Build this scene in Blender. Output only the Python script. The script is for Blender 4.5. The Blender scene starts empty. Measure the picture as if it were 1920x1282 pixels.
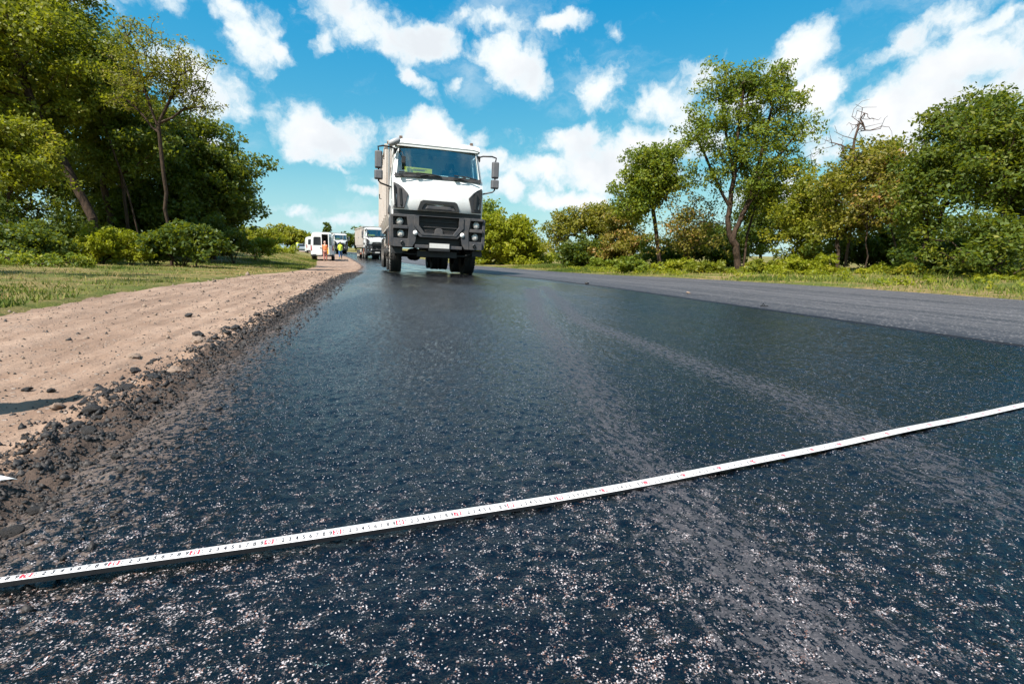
import bpy, math, random
import numpy as np
from mathutils import Matrix, Vector

sc = bpy.context.scene
COL = sc.collection
PI = math.pi

# ------------------------------------------------------------------ camera
CAM_H, PITCH, ROLL, FPX = 0.441, 0.170, 0.020, 953.0
cp, sp, cr, sr = math.cos(PITCH), math.sin(PITCH), math.cos(ROLL), math.sin(ROLL)
cam_d = bpy.data.cameras.new('camera')
cam = bpy.data.objects.new('camera', cam_d)
COL.objects.link(cam)
cam_d.sensor_width = 36.0
cam_d.lens = FPX / 1920 * 36.0
cam_d.clip_start = 0.02
cam_d.clip_end = 3000
cam.matrix_world = Matrix(((cr, -sr, 0, 0), (sr * sp, cr * sp, -cp, 0), (sr * cp, cr * cp, sp, CAM_H), (0, 0, 0, 1)))
cam_d.dof.use_dof = False
sc.camera = cam

# ------------------------------------------------------------------ exposure
sc.view_settings.view_transform = 'Standard'
sc.view_settings.look = 'None'
sc.view_settings.exposure = 0.95
sc.view_settings.gamma = 1.0
sc.view_settings.use_curve_mapping = False
sc.render.engine = 'CYCLES'
sc.cycles.use_denoising = True
sc.cycles.max_bounces = 7
sc.cycles.diffuse_bounces = 3
sc.cycles.glossy_bounces = 3
sc.cycles.transmission_bounces = 4
sc.cycles.transparent_max_bounces = 8
sc.cycles.caustics_reflective = False
sc.cycles.caustics_refractive = False

# ------------------------------------------------------------------ sun
SUN_AZ = math.atan2(-0.60, -0.80)          # towards the sun: behind the camera, to the left
SUN_EL = math.radians(54)
SUN_DIR = Vector((math.sin(SUN_AZ) * math.cos(SUN_EL), math.cos(SUN_AZ) * math.cos(SUN_EL), math.sin(SUN_EL)))
sun_d = bpy.data.lights.new('sun', 'SUN')
sun_d.energy = 5.0
sun_d.angle = math.radians(0.53)
sun_d.color = (1.0, 0.96, 0.90)
sun = bpy.data.objects.new('sun', sun_d)
COL.objects.link(sun)
sun.rotation_euler = SUN_DIR.to_track_quat('Z', 'Y').to_euler()
sun.location = SUN_DIR * 60


def ray(px, py):
    """direction through a point of the 1920 wide photograph, scaled to unit depth along +Y"""
    u, v = (px - 960) / FPX, -(py - 641) / FPX
    u, v = cr * u - sr * v, sr * u + cr * v
    d = Vector((u, cp + v * sp, -sp + v * cp))
    return d


def at(px, py, Y):
    d = ray(px, py)
    k = Y / d.y
    return Vector((d.x * k, Y, CAM_H + d.z * k))


# ------------------------------------------------------------------ sky
world = bpy.data.worlds.new('World')
sc.world = world
world.use_nodes = True
wt = world.node_tree
wt.nodes.clear()


class NT:
    """small node-tree writer"""
    def __init__(self, tree):
        self.t = tree

    def n(self, typ, **kw):
        nd = self.t.nodes.new(typ)
        ins = kw.pop('ins', {})
        for k, v in kw.items():
            setattr(nd, k, v)
        for k, v in ins.items():
            if isinstance(v, bpy.types.NodeSocket):
                self.t.links.new(v, nd.inputs[k])
            else:
                nd.inputs[k].default_value = v
        return nd

    def math(self, op, a, b=0.0, c=0.0, clamp=False):
        return self.n('ShaderNodeMath', operation=op, use_clamp=clamp, ins={0: a, 1: b, 2: c}).outputs[0]

    def vm(self, op, a, b=(0, 0, 0)):
        nd = self.n('ShaderNodeVectorMath', operation=op, ins={0: a, 1: b})
        return nd.outputs['Value'] if op in ('LENGTH', 'DOT_PRODUCT', 'DISTANCE') else nd.outputs[0]

    def scale(self, v, s):
        return self.n('ShaderNodeVectorMath', operation='SCALE', ins={0: v, 'Scale': s}).outputs[0]

    def noise(self, vec, scale, detail=3.0, rough=0.5, dist=0.0, col=False):
        nd = self.n('ShaderNodeTexNoise', ins={'Vector': vec, 'Scale': scale, 'Detail': detail, 'Roughness': rough, 'Distortion': dist})
        return nd.outputs['Color' if col else 'Fac']

    def voro(self, vec, scale, feature='F1', out='Distance', rnd=1.0):
        nd = self.n('ShaderNodeTexVoronoi', feature=feature, ins={'Vector': vec, 'Scale': scale, 'Randomness': rnd})
        return nd.outputs[out]

    def ramp(self, fac, lo, hi, a=0.0, b=1.0, smooth=True):
        nd = self.n('ShaderNodeMapRange', interpolation_type='SMOOTHSTEP' if smooth else 'LINEAR',
                    ins={'Value': fac, 'From Min': lo, 'From Max': hi, 'To Min': a, 'To Max': b})
        return nd.outputs[0]

    def mix(self, fac, a, b, mode='MIX'):
        nd = self.n('ShaderNodeMix', data_type='RGBA', blend_type=mode, clamp_result=False)
        for i, v in ((0, fac), (6, a), (7, b)):
            if isinstance(v, bpy.types.NodeSocket):
                self.t.links.new(v, nd.inputs[i])
            else:
                nd.inputs[i].default_value = v if i == 0 else (tuple(v) + (1,))[:4]
        return nd.outputs[2]


W = NT(wt)
tc = W.n('ShaderNodeTexCoord')
D = tc.outputs['Generated']
sky = W.n('ShaderNodeTexSky', sky_type='NISHITA', sun_disc=False, sun_elevation=SUN_EL, sun_rotation=SUN_AZ,
          altitude=200, air_density=1.0, dust_density=0.6, ozone_density=1.6)
# colour response of the picture: deep cyan-blue above, paler towards the horizon
sk = W.n('ShaderNodeSeparateColor', ins={0: sky.outputs[0]})
skyc = W.n('ShaderNodeCombineColor', ins={
    0: W.math('MAXIMUM', W.math('MULTIPLY_ADD', sk.outputs[0], .85, -.90), .04),
    1: W.math('MULTIPLY', W.math('POWER', sk.outputs[1], .745), 1.62),
    2: W.math('MULTIPLY', W.math('POWER', sk.outputs[2], .24), 4.1)}).outputs[0]
dz = W.n('ShaderNodeSeparateXYZ', ins={0: D}).outputs[2]
skyc = W.mix(W.ramp(dz, .0, .20, .36, 0.0), skyc, (5.0, 6.8, 7.4))       # haze low down

# clouds: soft lobes laid out on the sphere of directions, edges broken up by noise
CLOUDS = [  # px, py, half width, half height, turn (deg), density
    (462, 55, 82, 50, -38, 1.0), (520, 95, 40, 20, -40, .8), (440, 5, 40, 22, -30, .8),
    (655, 28, 85, 58, -25, 1.0), (612, 70, 30, 24, 60, .75), (795, 88, 118, 40, -8, 1.0), (730, 70, 60, 30, -30, .9),
    (945, 42, 78, 38, -5, 1.0), (1055, 45, 60, 19, 3, .85), (950, 110, 78, 60, -50, 1.0), (985, 150, 50, 38, -40, .9), (870, 20, 40, 18, 0, .55),
    (775, 150, 42, 17, -25, .8), (860, 157, 32, 24, -10, .8), (1152, 55, 24, 28, 20, .7),
    (405, 190, 108, 68, -30, 1.05), (380, 250, 80, 45, -30, .9), (470, 200, 60, 30, -35, .7), (596, 248, 125, 58, -10, 1.2), (570, 292, 80, 26, -8, .8), (650, 285, 60, 22, -8, .8),
    (800, 252, 82, 40, -3, 1.3), (880, 262, 50, 18, -8, .5), (690, 355, 40, 10, -8, .6), (640, 312, 30, 9, -5, .6),
    (1060, 268, 118, 40, -4, 1.1), (1010, 318, 100, 38, -4, .95), (1120, 320, 120, 40, 0, .95), (1060, 378, 130, 24, -3, .85),
    (1190, 290, 125, 60, 5, 1.15), (900, 300, 90, 30, 0, .8), (960, 350, 90, 30, 0, .75), (1230, 345, 120, 40, 0, .85), (1135, 180, 70, 52, -40, .58), (1245, 200, 75, 55, 30, .62), (1270, 150, 50, 20, 40, .5),
    (1325, 130, 75, 55, 18, 1.05), (1490, 112, 90, 52, 15, 1.15), (1525, 165, 70, 40, -5, 1.0), (1400, 200, 90, 50, 10, .9), (1330, 260, 90, 60, 10, .8),
    (1690, 210, 180, 78, 12, 1.1), (1800, 130, 200, 60, 16, 1.1), (1880, 190, 120, 70, 0, 1.0), (1570, 290, 130, 65, 0, .95), (1690, 90, 120, 30, 24, .6), (1840, 55, 120, 18, 22, .5), (1660, 290, 120, 45, 0, .8),
    (1480, 360, 110, 60, 0, .85), (545, 392, 110, 20, -5, .8), (640, 408, 90, 22, 0, .75), (700, 330, 50, 14, 0, .4),
    (1890, 30, 50, 16, 25, .5), (1960, 120, 120, 90, 0, .9), (-60, 120, 120, 60, 0, .8), (200, -60, 120, 50, 0, .8), (1000, -90, 160, 40, 10, .8), (1400, -120, 150, 60, -10, .8),
]
wv = W.vm('SUBTRACT', W.noise(D, 7.0, 5.0, .55, col=True), (.5, .5, .5))
wv2 = W.vm('SUBTRACT', W.noise(D, 26.0, 5.0, .6, col=True), (.5, .5, .5))
Dw = W.vm('ADD', W.vm('ADD', D, W.scale(wv, .042)), W.scale(wv2, .040))
field = None
for (cx, cy, hw, hh, rot, dens) in CLOUDS:
    c = ray(cx, cy)
    c.normalize()
    k = c.y                                      # small-angle size of the lobe
    r = Vector((c.y, -c.x, 0)).normalized()
    u = r.cross(c)
    a = math.radians(rot)
    r2 = r * math.cos(a) + u * math.sin(a)
    u2 = u * math.cos(a) - r * math.sin(a)
    m = Matrix((r2, u2, r2.cross(u2))).transposed()
    mp = W.n('ShaderNodeMapping', vector_type='TEXTURE', ins={'Vector': Dw})
    mp.inputs['Location'].default_value = c
    mp.inputs['Rotation'].default_value = m.to_euler()
    mp.inputs['Scale'].default_value = (hw / FPX * max(k, .55) * 1.02, hh / FPX * max(k, .55) * 1.0, 1.0)
    ln = W.vm('LENGTH', mp.outputs[0])
    f = W.math('MULTIPLY_ADD', ln, -dens, dens)
    field = f if field is None else W.math('SMOOTH_MAX', field, f, .12)
# the rest of the sky, behind and beside the camera, has clouds of the same kind
gen = W.math('MULTIPLY_ADD', W.noise(Dw, 2.6, 2.0), 3.4, -1.62)
dy = W.n('ShaderNodeSeparateXYZ', ins={0: D}).outputs[1]
gen = W.math('SUBTRACT', gen, W.ramp(dy, .35, .62, 0.0, 4.0))
field = W.math('MAXIMUM', field, gen)
fb = W.noise(Dw, 8.5, 9.0, .58)
dens = W.math('ADD', field, W.math('MULTIPLY_ADD', fb, 3.6, -1.86))
mask = W.ramp(dens, -.02, .60)
wisp = W.math('MULTIPLY', W.ramp(W.noise(W.vm('MULTIPLY', Dw, (1, 1, 2.2)), 5.0, 7.0, .62), .50, .80), .55)
mask = W.math('MAXIMUM', mask, W.math('MULTIPLY', wisp, W.ramp(dz, 0, .1)))
thick = W.ramp(dens, .25, .95)
und = W.ramp(W.noise(W.vm('ADD', Dw, (0, 0, .03)), 6.0, 4.0, .5), .40, .66)
ccol = W.mix(thick, (6.6, 7.7, 8.2), (8.5, 8.6, 8.7))
ccol = W.mix(W.math('MULTIPLY', W.math('MULTIPLY', und, thick), .62), ccol, (5.6, 6.2, 6.8))
final = W.mix(mask, skyc, ccol)
bg = W.n('ShaderNodeBackground', ins={'Color': final, 'Strength': 0.064})
W.n('ShaderNodeOutputWorld', ins={0: bg.outputs[0]})
world.cycles.sampling_method = 'MANUAL'
world.cycles.sample_map_resolution = 512

# ------------------------------------------------------------------ helpers
def tag(o, label=None, cat=None, group=None, kind=None):
    if label: o['label'] = label
    if cat: o['category'] = cat
    if group: o['group'] = group
    if kind: o['kind'] = kind
    return o


def empty(name, loc=(0, 0, 0), rz=0.0, parent=None):
    o = bpy.data.objects.new(name, None)
    COL.objects.link(o)
    o.location = loc
    o.rotation_euler = (0, 0, rz)
    o.empty_display_size = .2
    if parent: o.parent = parent
    return o


def link(name, me, mats=(), parent=None, smooth=None):
    if not isinstance(mats, (list, tuple)): mats = [mats]
    for m in mats: me.materials.append(m)
    o = bpy.data.objects.new(name, me)
    COL.objects.link(o)
    if parent: o.parent = parent
    if smooth is not None:
        me.polygons.foreach_set('use_smooth', np.ones(len(me.polygons), bool))
        if smooth < 170: me.set_sharp_from_angle(angle=math.radians(smooth))
    return o


def np_mesh(name, V, F, attrs=None):
    """V (n,3), F (m,k) arrays -> mesh; attrs: name -> per-point floats"""
    me = bpy.data.meshes.new(name)
    V = np.ascontiguousarray(V, np.float32)
    F = np.ascontiguousarray(F, np.int32)
    k = F.shape[1]
    me.vertices.add(len(V)); me.vertices.foreach_set('co', V.ravel())
    me.loops.add(F.size); me.loops.foreach_set('vertex_index', F.ravel())
    me.polygons.add(len(F)); me.polygons.foreach_set('loop_start', np.arange(len(F), dtype=np.int32) * k)
    me.update(calc_edges=True)
    for nm, a in (attrs or {}).items():
        at_ = me.attributes.new(nm, 'FLOAT', 'POINT')
        at_.data.foreach_set('value', np.ascontiguousarray(a, np.float32))
    return me


class MB:
    """collects simple shapes and links them as ONE mesh object"""
    def __init__(self): self.v, self.f, self.mi, self.cur = [], [], [], 0

    def add(self, vs, fs):
        b = len(self.v)
        self.v += [tuple(p) for p in vs]
        for f in fs:
            self.f.append([b + i for i in f]); self.mi.append(self.cur)
        return self

    def box(self, x0, x1, y0, y1, z0, z1):
        return self.add([(x0, y0, z0), (x1, y0, z0), (x1, y1, z0), (x0, y1, z0), (x0, y0, z1), (x1, y0, z1), (x1, y1, z1), (x0, y1, z1)],
                        [(0, 3, 2, 1), (4, 5, 6, 7), (0, 1, 5, 4), (1, 2, 6, 5), (2, 3, 7, 6), (3, 0, 4, 7)])

    def hexa(self, a, b):
        """a, b: two quads (4 points each) joined as a solid"""
        return self.add(list(a) + list(b), [(3, 2, 1, 0), (4, 5, 6, 7), (0, 1, 5, 4), (1, 2, 6, 5), (2, 3, 7, 6), (3, 0, 4, 7)])

    def prism(self, a, b):
        n = len(a)
        return self.add(list(a) + list(b), [tuple(range(n))[::-1], tuple(range(n, 2 * n))] + [(i, (i + 1) % n, n + (i + 1) % n, n + i) for i in range(n)])

    def front_prism(self, pts, y0, y1):
        """outline given as (x, z), extruded from y0 (front) to y1"""
        return self.prism([(x, y0, z) for x, z in pts], [(x, y1, z) for x, z in pts])

    def ring(self, outer, inner, y0, y1):
        """frame between two outlines of equal point count, (x, z)"""
        n = len(outer)
        vs = [(x, y0, z) for x, z in outer] + [(x, y0, z) for x, z in inner] + [(x, y1, z) for x, z in outer] + [(x, y1, z) for x, z in inner]
        fs = []
        for i in range(n):
            j = (i + 1) % n
            fs += [(i, j, n + j, n + i), (2 * n + j, 2 * n + i, 3 * n + i, 3 * n + j), (j, i, 2 * n + i, 2 * n + j), (n + i, n + j, 3 * n + j, 3 * n + i)]
        return self.add(vs, fs)

    def side_prism(self, pts, x0, x1):
        return self.prism([(x0, y, z) for y, z in pts], [(x1, y, z) for y, z in pts])

    def tube(self, path, r, n=8, caps=True):
        path = [Vector(p) for p in path]
        rs = r if isinstance(r, (list, tuple)) else [r] * len(path)
        vs, fs = [], []
        for i, p in enumerate(path):
            t = (path[min(i + 1, len(path) - 1)] - path[max(i - 1, 0)]).normalized()
            a = t.orthogonal().normalized() if i == 0 else (a - t * a.dot(t)).normalized()
            b = t.cross(a)
            vs += [p + (a * math.cos(2 * PI * k / n) + b * math.sin(2 * PI * k / n)) * rs[i] for k in range(n)]
        for i in range(len(path) - 1):
            for k in range(n):
                fs.append((i * n + k, i * n + (k + 1) % n, (i + 1) * n + (k + 1) % n, (i + 1) * n + k))
        if caps:
            fs += [tuple(range(n))[::-1], tuple(range((len(path) - 1) * n, len(path) * n))]
        return self.add(vs, fs)

    def lathe(self, prof, c, axis, n=20):
        """prof: (radius, offset along axis)"""
        axis = Vector(axis).normalized(); c = Vector(c)
        a = axis.orthogonal().normalized(); b = axis.cross(a)
        vs, fs = [], []
        for r, h in prof:
            vs += [c + axis * h + (a * math.cos(2 * PI * k / n) + b * math.sin(2 * PI * k / n)) * max(r, 1e-4) for k in range(n)]
        for i in range(len(prof) - 1):
            for k in range(n):
                fs.append((i * n + k, i * n + (k + 1) % n, (i + 1) * n + (k + 1) % n, (i + 1) * n + k))
        return self.add(vs, fs)

    def build(self, name, mats, parent=None, bevel=0.0, smooth=40, seg=2):
        me = bpy.data.meshes.new(name)
        me.from_pydata(self.v, [], self.f)
        me.validate()
        if any(self.mi): me.polygons.foreach_set('material_index', self.mi)
        o = link(name, me, mats, parent, smooth)
        if bevel:
            m = o.modifiers.new('bevel', 'BEVEL')
            m.width = bevel; m.segments = seg; m.limit_method = 'ANGLE'; m.angle_limit = math.radians(35); m.harden_normals = True
        return o


def children(o): return [c for c in COL.objects if c.parent == o]


def copy_tree(o, parent=None, kids=None):
    if kids is None:
        kids = {}
        for c in COL.objects:
            if c.parent: kids.setdefault(c.parent.name, []).append(c)
    c = o.copy(); COL.objects.link(c)
    if parent: c.parent = parent
    for ch in kids.get(o.name, []): copy_tree(ch, c, kids)
    return c


# ---- noise on arrays
def _hash(ix, iy, seed):
    h = (ix.astype(np.int64) * 374761393 + iy.astype(np.int64) * 668265263 + seed * 974711) & 0x7fffffff
    h = ((h ^ (h >> 13)) * 1274126177) & 0x7fffffff
    return ((h ^ (h >> 16)) & 0xffff) / 65535.0


def vnoise(x, y, seed=0):
    ix, iy = np.floor(x), np.floor(y)
    fx, fy = x - ix, y - iy
    fx, fy = fx * fx * (3 - 2 * fx), fy * fy * (3 - 2 * fy)
    a, b = _hash(ix, iy, seed), _hash(ix + 1, iy, seed)
    c, d = _hash(ix, iy + 1, seed), _hash(ix + 1, iy + 1, seed)
    return (a * (1 - fx) + b * fx) * (1 - fy) + (c * (1 - fx) + d * fx) * fy - .5


def fbm(x, y, oct=4, seed=0, rough=.5):
    s, a = 0, 1.0
    for o in range(oct):
        s = s + a * vnoise(x * 2 ** o + o * 17.3, y * 2 ** o - o * 9.1, seed + o); a *= rough
    return s


def sstep(x, a, b):
    t = np.clip((x - a) / (b - a), 0, 1)
    return t * t * (3 - 2 * t)


# ------------------------------------------------------------------ lie of the land
PSI = -0.26                                   # heading of the road
TX, TY, NX, NY = math.sin(PSI), math.cos(PSI), math.cos(PSI), -math.sin(PSI)
EDGE, SEAM, FAR = -0.62, 3.26, 7.75           # left edge of new lane, joint, far edge of the carriageway
TS = np.array([-60, 0, 10, 14, 20, 35, 48, 57, 75, 95, 130, 200, 300, 500.])
ZS = np.array([0, 0, -.05, -.17, -.29, -.44, -.52, -.42, -.16, 0, .3, .9, 1.6, 3.])


def bend(t): return .00125 * np.maximum(0, t - 19) ** 2 * (t < 160) + (t >= 160) * (.00125 * 141 ** 2 + .3525 * (t - 160))


def tu(x, y):
    t = x * TX + y * TY
    return t, x * NX + y * NY + bend(t)


def xy(t, u):
    u = u - bend(t)
    return t * TX + u * NX, t * TY + u * NY


def dirt_edge(t): return np.interp(t, [0, 3, 25, 44, 60, 80, 300], [-2.3, -2.45, -2.75, -3.95, -4.2, -4.0, -4.0])


def dip(t): return (np.interp(t, TS, ZS) + np.interp(t - 3, TS, ZS) + np.interp(t + 3, TS, ZS)) / 3


def height(t, u):
    """height of the ground in road coordinates"""
    z = dip(t)
    d = np.maximum(0, dirt_edge(t) - .25 - u)
    slope = .028 + .15 * sstep(t, 16, 42) * (1 - .5 * sstep(t, 75, 110))
    z = z + np.minimum(d, 5) * slope + np.minimum(np.maximum(d - 5, 0), 14) * .045
    d = np.maximum(0, u - FAR - .3)
    z = z + np.minimum(d, 9) * .038 + np.minimum(np.maximum(d - 9, 0), 30) * .02
    return z


def H(x, y):
    t, u = tu(np.asarray(x, float), np.asarray(y, float))
    return height(t, u)


def ground_point(px, py):
    d = ray(px, py); k = 0.0
    for _ in range(4000):
        k += .01 + .004 * k
        p = d * k
        if CAM_H + p.z <= float(H(p.x, p.y)): break
    return Vector((p.x, p.y, float(H(p.x, p.y))))


def spot(px, Y):
    """point on the ground in the column px of the photograph at distance Y"""
    x = at(px, 480, Y).x
    return Vector((x, Y, float(H(x, Y))))


# ------------------------------------------------------------------ materials
def new_mat(name):
    m = bpy.data.materials.new(name); m.use_nodes = True
    m.node_tree.nodes.clear()
    return m, NT(m.node_tree)


def finish(nt, shader, disp=None):
    nt.n('ShaderNodeOutputMaterial', ins={0: shader})


def pbsdf(nt, **ins):
    nd = nt.n('ShaderNodeBsdfPrincipled')
    for k, v in ins.items():
        k = {'color': 'Base Color', 'rough': 'Roughness', 'metal': 'Metallic', 'spec': 'Specular IOR Level', 'normal': 'Normal',
             'coat': 'Coat Weight', 'coat_rough': 'Coat Roughness'}.get(k, k)
        if isinstance(v, bpy.types.NodeSocket): nt.t.links.new(v, nd.inputs[k])
        else: nd.inputs[k].default_value = (tuple(v) + (1,))[:4] if isinstance(v, tuple) and len(v) == 3 and k == 'Base Color' else v
    return nd.outputs[0]


def paint(name, col, rough=.4, metal=0.0, dirt=.15, dirtcol=(.30, .24, .18), scale=3.0, spec=.5, coat=0.0, low=0.0):
    """paint or plastic with dust: blotches, finer specks, and (low>0) more road dust near the wheels"""
    m, nt = new_mat(name)
    p = nt.n('ShaderNodeTexCoord').outputs['Object']
    n = nt.math('ADD', nt.math('MULTIPLY', nt.noise(p, scale, 5, .6), .7), nt.math('MULTIPLY', nt.noise(p, scale * 9, 3, .6), .3))
    f = nt.math('MULTIPLY', nt.ramp(n, .38, .72), dirt)
    if low:
        z = nt.n('ShaderNodeSeparateXYZ', ins={0: p}).outputs[2]
        f = nt.math('MAXIMUM', f, nt.math('MULTIPLY', nt.ramp(nt.math('ADD', z, nt.math('MULTIPLY', n, .6)), low + .5, low - .4), .6))
    c = nt.mix(f, col, dirtcol)
    r = nt.math('MULTIPLY_ADD', f, .5, rough, clamp=True)
    finish(nt, pbsdf(nt, color=c, rough=r, metal=metal, spec=spec, coat=coat, coat_rough=.12))
    return m


M = {}
M['white'] = paint('truck_white', (.78, .78, .77), .32, 0, .34, (.46, .38, .31), 1.8, coat=.3, low=1.55)
M['van_white'] = paint('van_white', (.80, .80, .80), .3, 0, .1, (.5, .44, .36), 1.6, coat=.4)
M['grey_plastic'] = paint('grey_plastic', (.040, .041, .047), .55, 0, .6, (.12, .10, .085), 5)
M['black_plastic'] = paint('black_plastic', (.014, .014, .015), .5, 0, .25, (.06, .055, .05), 6)
M['dark_steel'] = paint('dark_steel', (.025, .024, .024), .6, .3, .4, (.10, .085, .07), 4)
M['rubber'] = paint('rubber', (.016, .016, .016), .75, 0, .45, (.09, .075, .06), 6)
M['rim'] = paint('rim_steel', (.42, .38, .34), .5, .3, .6, (.30, .22, .16), 6)
M['tipper'] = paint('tipper_paint', (.46, .41, .37), .5, 0, .5, (.27, .21, .17), 1.4)
M['rust'] = paint('red_oxide', (.33, .09, .045), .6, 0, .4, (.28, .18, .12), 4)
M['orange_lens'] = paint('orange_lens', (.25, .09, .05), .2, 0, .1)
M['dark_lens'] = paint('dark_lens', (.14, .09, .07), .3, 0, .2)
M['red_lens'] = paint('red_lens', (.5, .02, .03), .2, 0, .05)
M['plate'] = paint('number_plate', (.62, .60, .57), .45, 0, .3, (.42, .38, .34), 8)
M['yellow'] = paint('yellow_board', (.90, .60, .03), .5, 0, .12, (.75, .50, .05), 9)
M['paper'] = paint('paper', (.78, .78, .76), .7, 0, .1)
M['mirror_grey'] = paint('mirror_grey', (.10, .10, .11), .5, 0, .3, (.2, .18, .16), 8)
M['kerb_grey'] = paint('kerb_mirror_grey', (.30, .30, .31), .45, 0, .2)
M['cab_grey'] = paint('cab_interior', (.07, .09, .10), .8, 0, .1)
M['skin'] = paint('skin', (.50, .29, .20), .5, 0, .1, (.42, .22, .15), 12)
M['hair'] = paint('hair', (.03, .02, .015), .6, 0, .1)
M['orange_cloth'] = paint('orange_cloth', (.78, .20, .07), .8, 0, .2, (.6, .22, .10), 8)
M['yellow_cloth'] = paint('yellow_cloth', (.62, .74, .06), .8, 0, .15, (.5, .55, .1), 8)
M['blue_cloth'] = paint('blue_cloth', (.05, .13, .30), .85, 0, .2, (.08, .14, .25), 8)
M['red_cloth'] = paint('faded_red_cloth', (.42, .16, .13), .85, 0, .25, (.36, .18, .14), 8)
M['pink_cloth'] = paint('pale_pink_cloth', (.62, .36, .30), .85, 0, .25)
M['boot'] = paint('boot_leather', (.16, .10, .07), .7, 0, .4)
M['silver'] = paint('silver_paint', (.42, .46, .48), .3, .5, .1)
M['wood'] = paint('grey_wood', (.24, .20, .16), .8, 0, .3)

m, nt = new_mat('lamp_glass')
p = nt.n('ShaderNodeTexCoord').outputs['Object']
finish(nt, pbsdf(nt, color=nt.mix(nt.ramp(nt.voro(p, 17, rnd=.7), .25, .5), (.85, .78, .70), (.42, .39, .37)), rough=.12, metal=.1, coat=.6))
M['lamp'] = m
m, nt = new_mat('fog_lamp')
finish(nt, pbsdf(nt, color=(.85, .83, .80), rough=.25, coat=.5)); M['fog'] = m
m, nt = new_mat('mirror_glass')
finish(nt, pbsdf(nt, color=(.6, .6, .6), rough=.04, metal=1.0)); M['mirror'] = m


def glass(name, tint, refl):
    m, nt = new_mat(name)
    f0 = ((refl - 1) / (refl + 1)) ** 2
    fc = nt.n('ShaderNodeLayerWeight', ins={'Blend': .5}).outputs['Facing']
    fr = nt.math('MULTIPLY_ADD', nt.math('POWER', fc, 5.0), 1 - f0, f0)      # same from both sides of the pane
    g = nt.n('ShaderNodeBsdfGlossy', ins={'Color': (.9, 1, 1, 1), 'Roughness': .02}).outputs[0]
    t = nt.n('ShaderNodeBsdfTransparent', ins={'Color': tint}).outputs[0]
    finish(nt, nt.n('ShaderNodeMixShader', ins={0: fr, 1: t, 2: g}).outputs[0])
    return m


M['glass'] = glass('windscreen_glass', (.62, .86, .90, 1), 2.8)
M['dark_glass'] = glass('dark_window_glass', (.10, .12, .13, 1), 1.5)


def leaf_mat(name, ca, cb, cc, trans=.35):
    """three leaf colours chosen leaf by leaf (attribute tone: 0..1)"""
    m, nt = new_mat(name)
    a = nt.n('ShaderNodeAttribute', attribute_name='tone').outputs['Fac']
    c = nt.mix(nt.ramp(a, 0.0, .5), ca, cb)
    c = nt.mix(nt.ramp(a, .55, 1.0), c, cc)
    b = pbsdf(nt, color=c, rough=.55, spec=.35)
    tr = nt.n('ShaderNodeBsdfTranslucent', ins={'Color': nt.mix(.6, c, (.32, .34, .010))}).outputs[0]
    finish(nt, nt.n('ShaderNodeMixShader', ins={0: trans, 1: b, 2: tr}).outputs[0])
    return m


LEAF = {
    'dark': leaf_mat('leaf_dark', (0.028, 0.055, 0.007), (0.064, 0.101, 0.012), (0.149, 0.163, 0.017), .38),  # dark tones also stand in for shade on the understorey
    'mid': leaf_mat('leaf_mid', (0.082, 0.114, 0.009), (0.192, 0.205, 0.014), (0.426, 0.325, 0.021), .45),
    'bright': leaf_mat('leaf_bright', (0.130, 0.175, 0.010), (0.26, 0.28, 0.014), (0.40, 0.36, 0.024), .50),
    'olive': leaf_mat('leaf_olive', (0.082, 0.104, 0.013), (0.199, 0.189, 0.019), (0.383, 0.267, 0.032), .44),
    'dry': leaf_mat('leaf_dry', (0.082, 0.107, 0.017), (0.213, 0.176, 0.027), (0.440, 0.195, 0.065), .42),
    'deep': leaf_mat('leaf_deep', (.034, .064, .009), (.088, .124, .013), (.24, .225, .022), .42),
    'cool': leaf_mat('leaf_cool', (0.060, 0.109, 0.012), (0.149, 0.198, 0.018), (0.369, 0.332, 0.027), .45),
}
m, nt = new_mat('bark')
p = nt.n('ShaderNodeTexCoord').outputs['Object']
st = nt.noise(nt.vm('MULTIPLY', p, (14, 14, 3)), 1.6, 6, .65)
c = nt.mix(nt.ramp(st, .3, .7), (.020, .014, .010), (.085, .054, .035))
bp = nt.n('ShaderNodeBump', ins={'Strength': .8, 'Distance': .03, 'Height': st}).outputs[0]
finish(nt, pbsdf(nt, color=c, rough=.9, normal=bp, spec=.2)); M['bark'] = m
m, nt = new_mat('bare_bark')
p = nt.n('ShaderNodeTexCoord').outputs['Object']
finish(nt, pbsdf(nt, color=nt.mix(nt.noise(p, 7, 4), (.05, .032, .025), (.13, .085, .065)), rough=.9, spec=.2)); M['bare_bark'] = m

m, nt = new_mat('grass_blade')
a = nt.n('ShaderNodeAttribute', attribute_name='tone').outputs['Fac']
c = nt.mix(nt.ramp(a, 0.0, .45), (.075, .115, .016), (.19, .205, .030))
c = nt.mix(nt.ramp(a, .5, 1.0), c, (.40, .28, .12))
tr = nt.n('ShaderNodeBsdfTranslucent', ins={'Color': c}).outputs[0]
finish(nt, nt.n('ShaderNodeMixShader', ins={0: .3, 1: pbsdf(nt, color=c, rough=.7, spec=.2), 2: tr}).outputs[0]); M['blade'] = m


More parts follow.
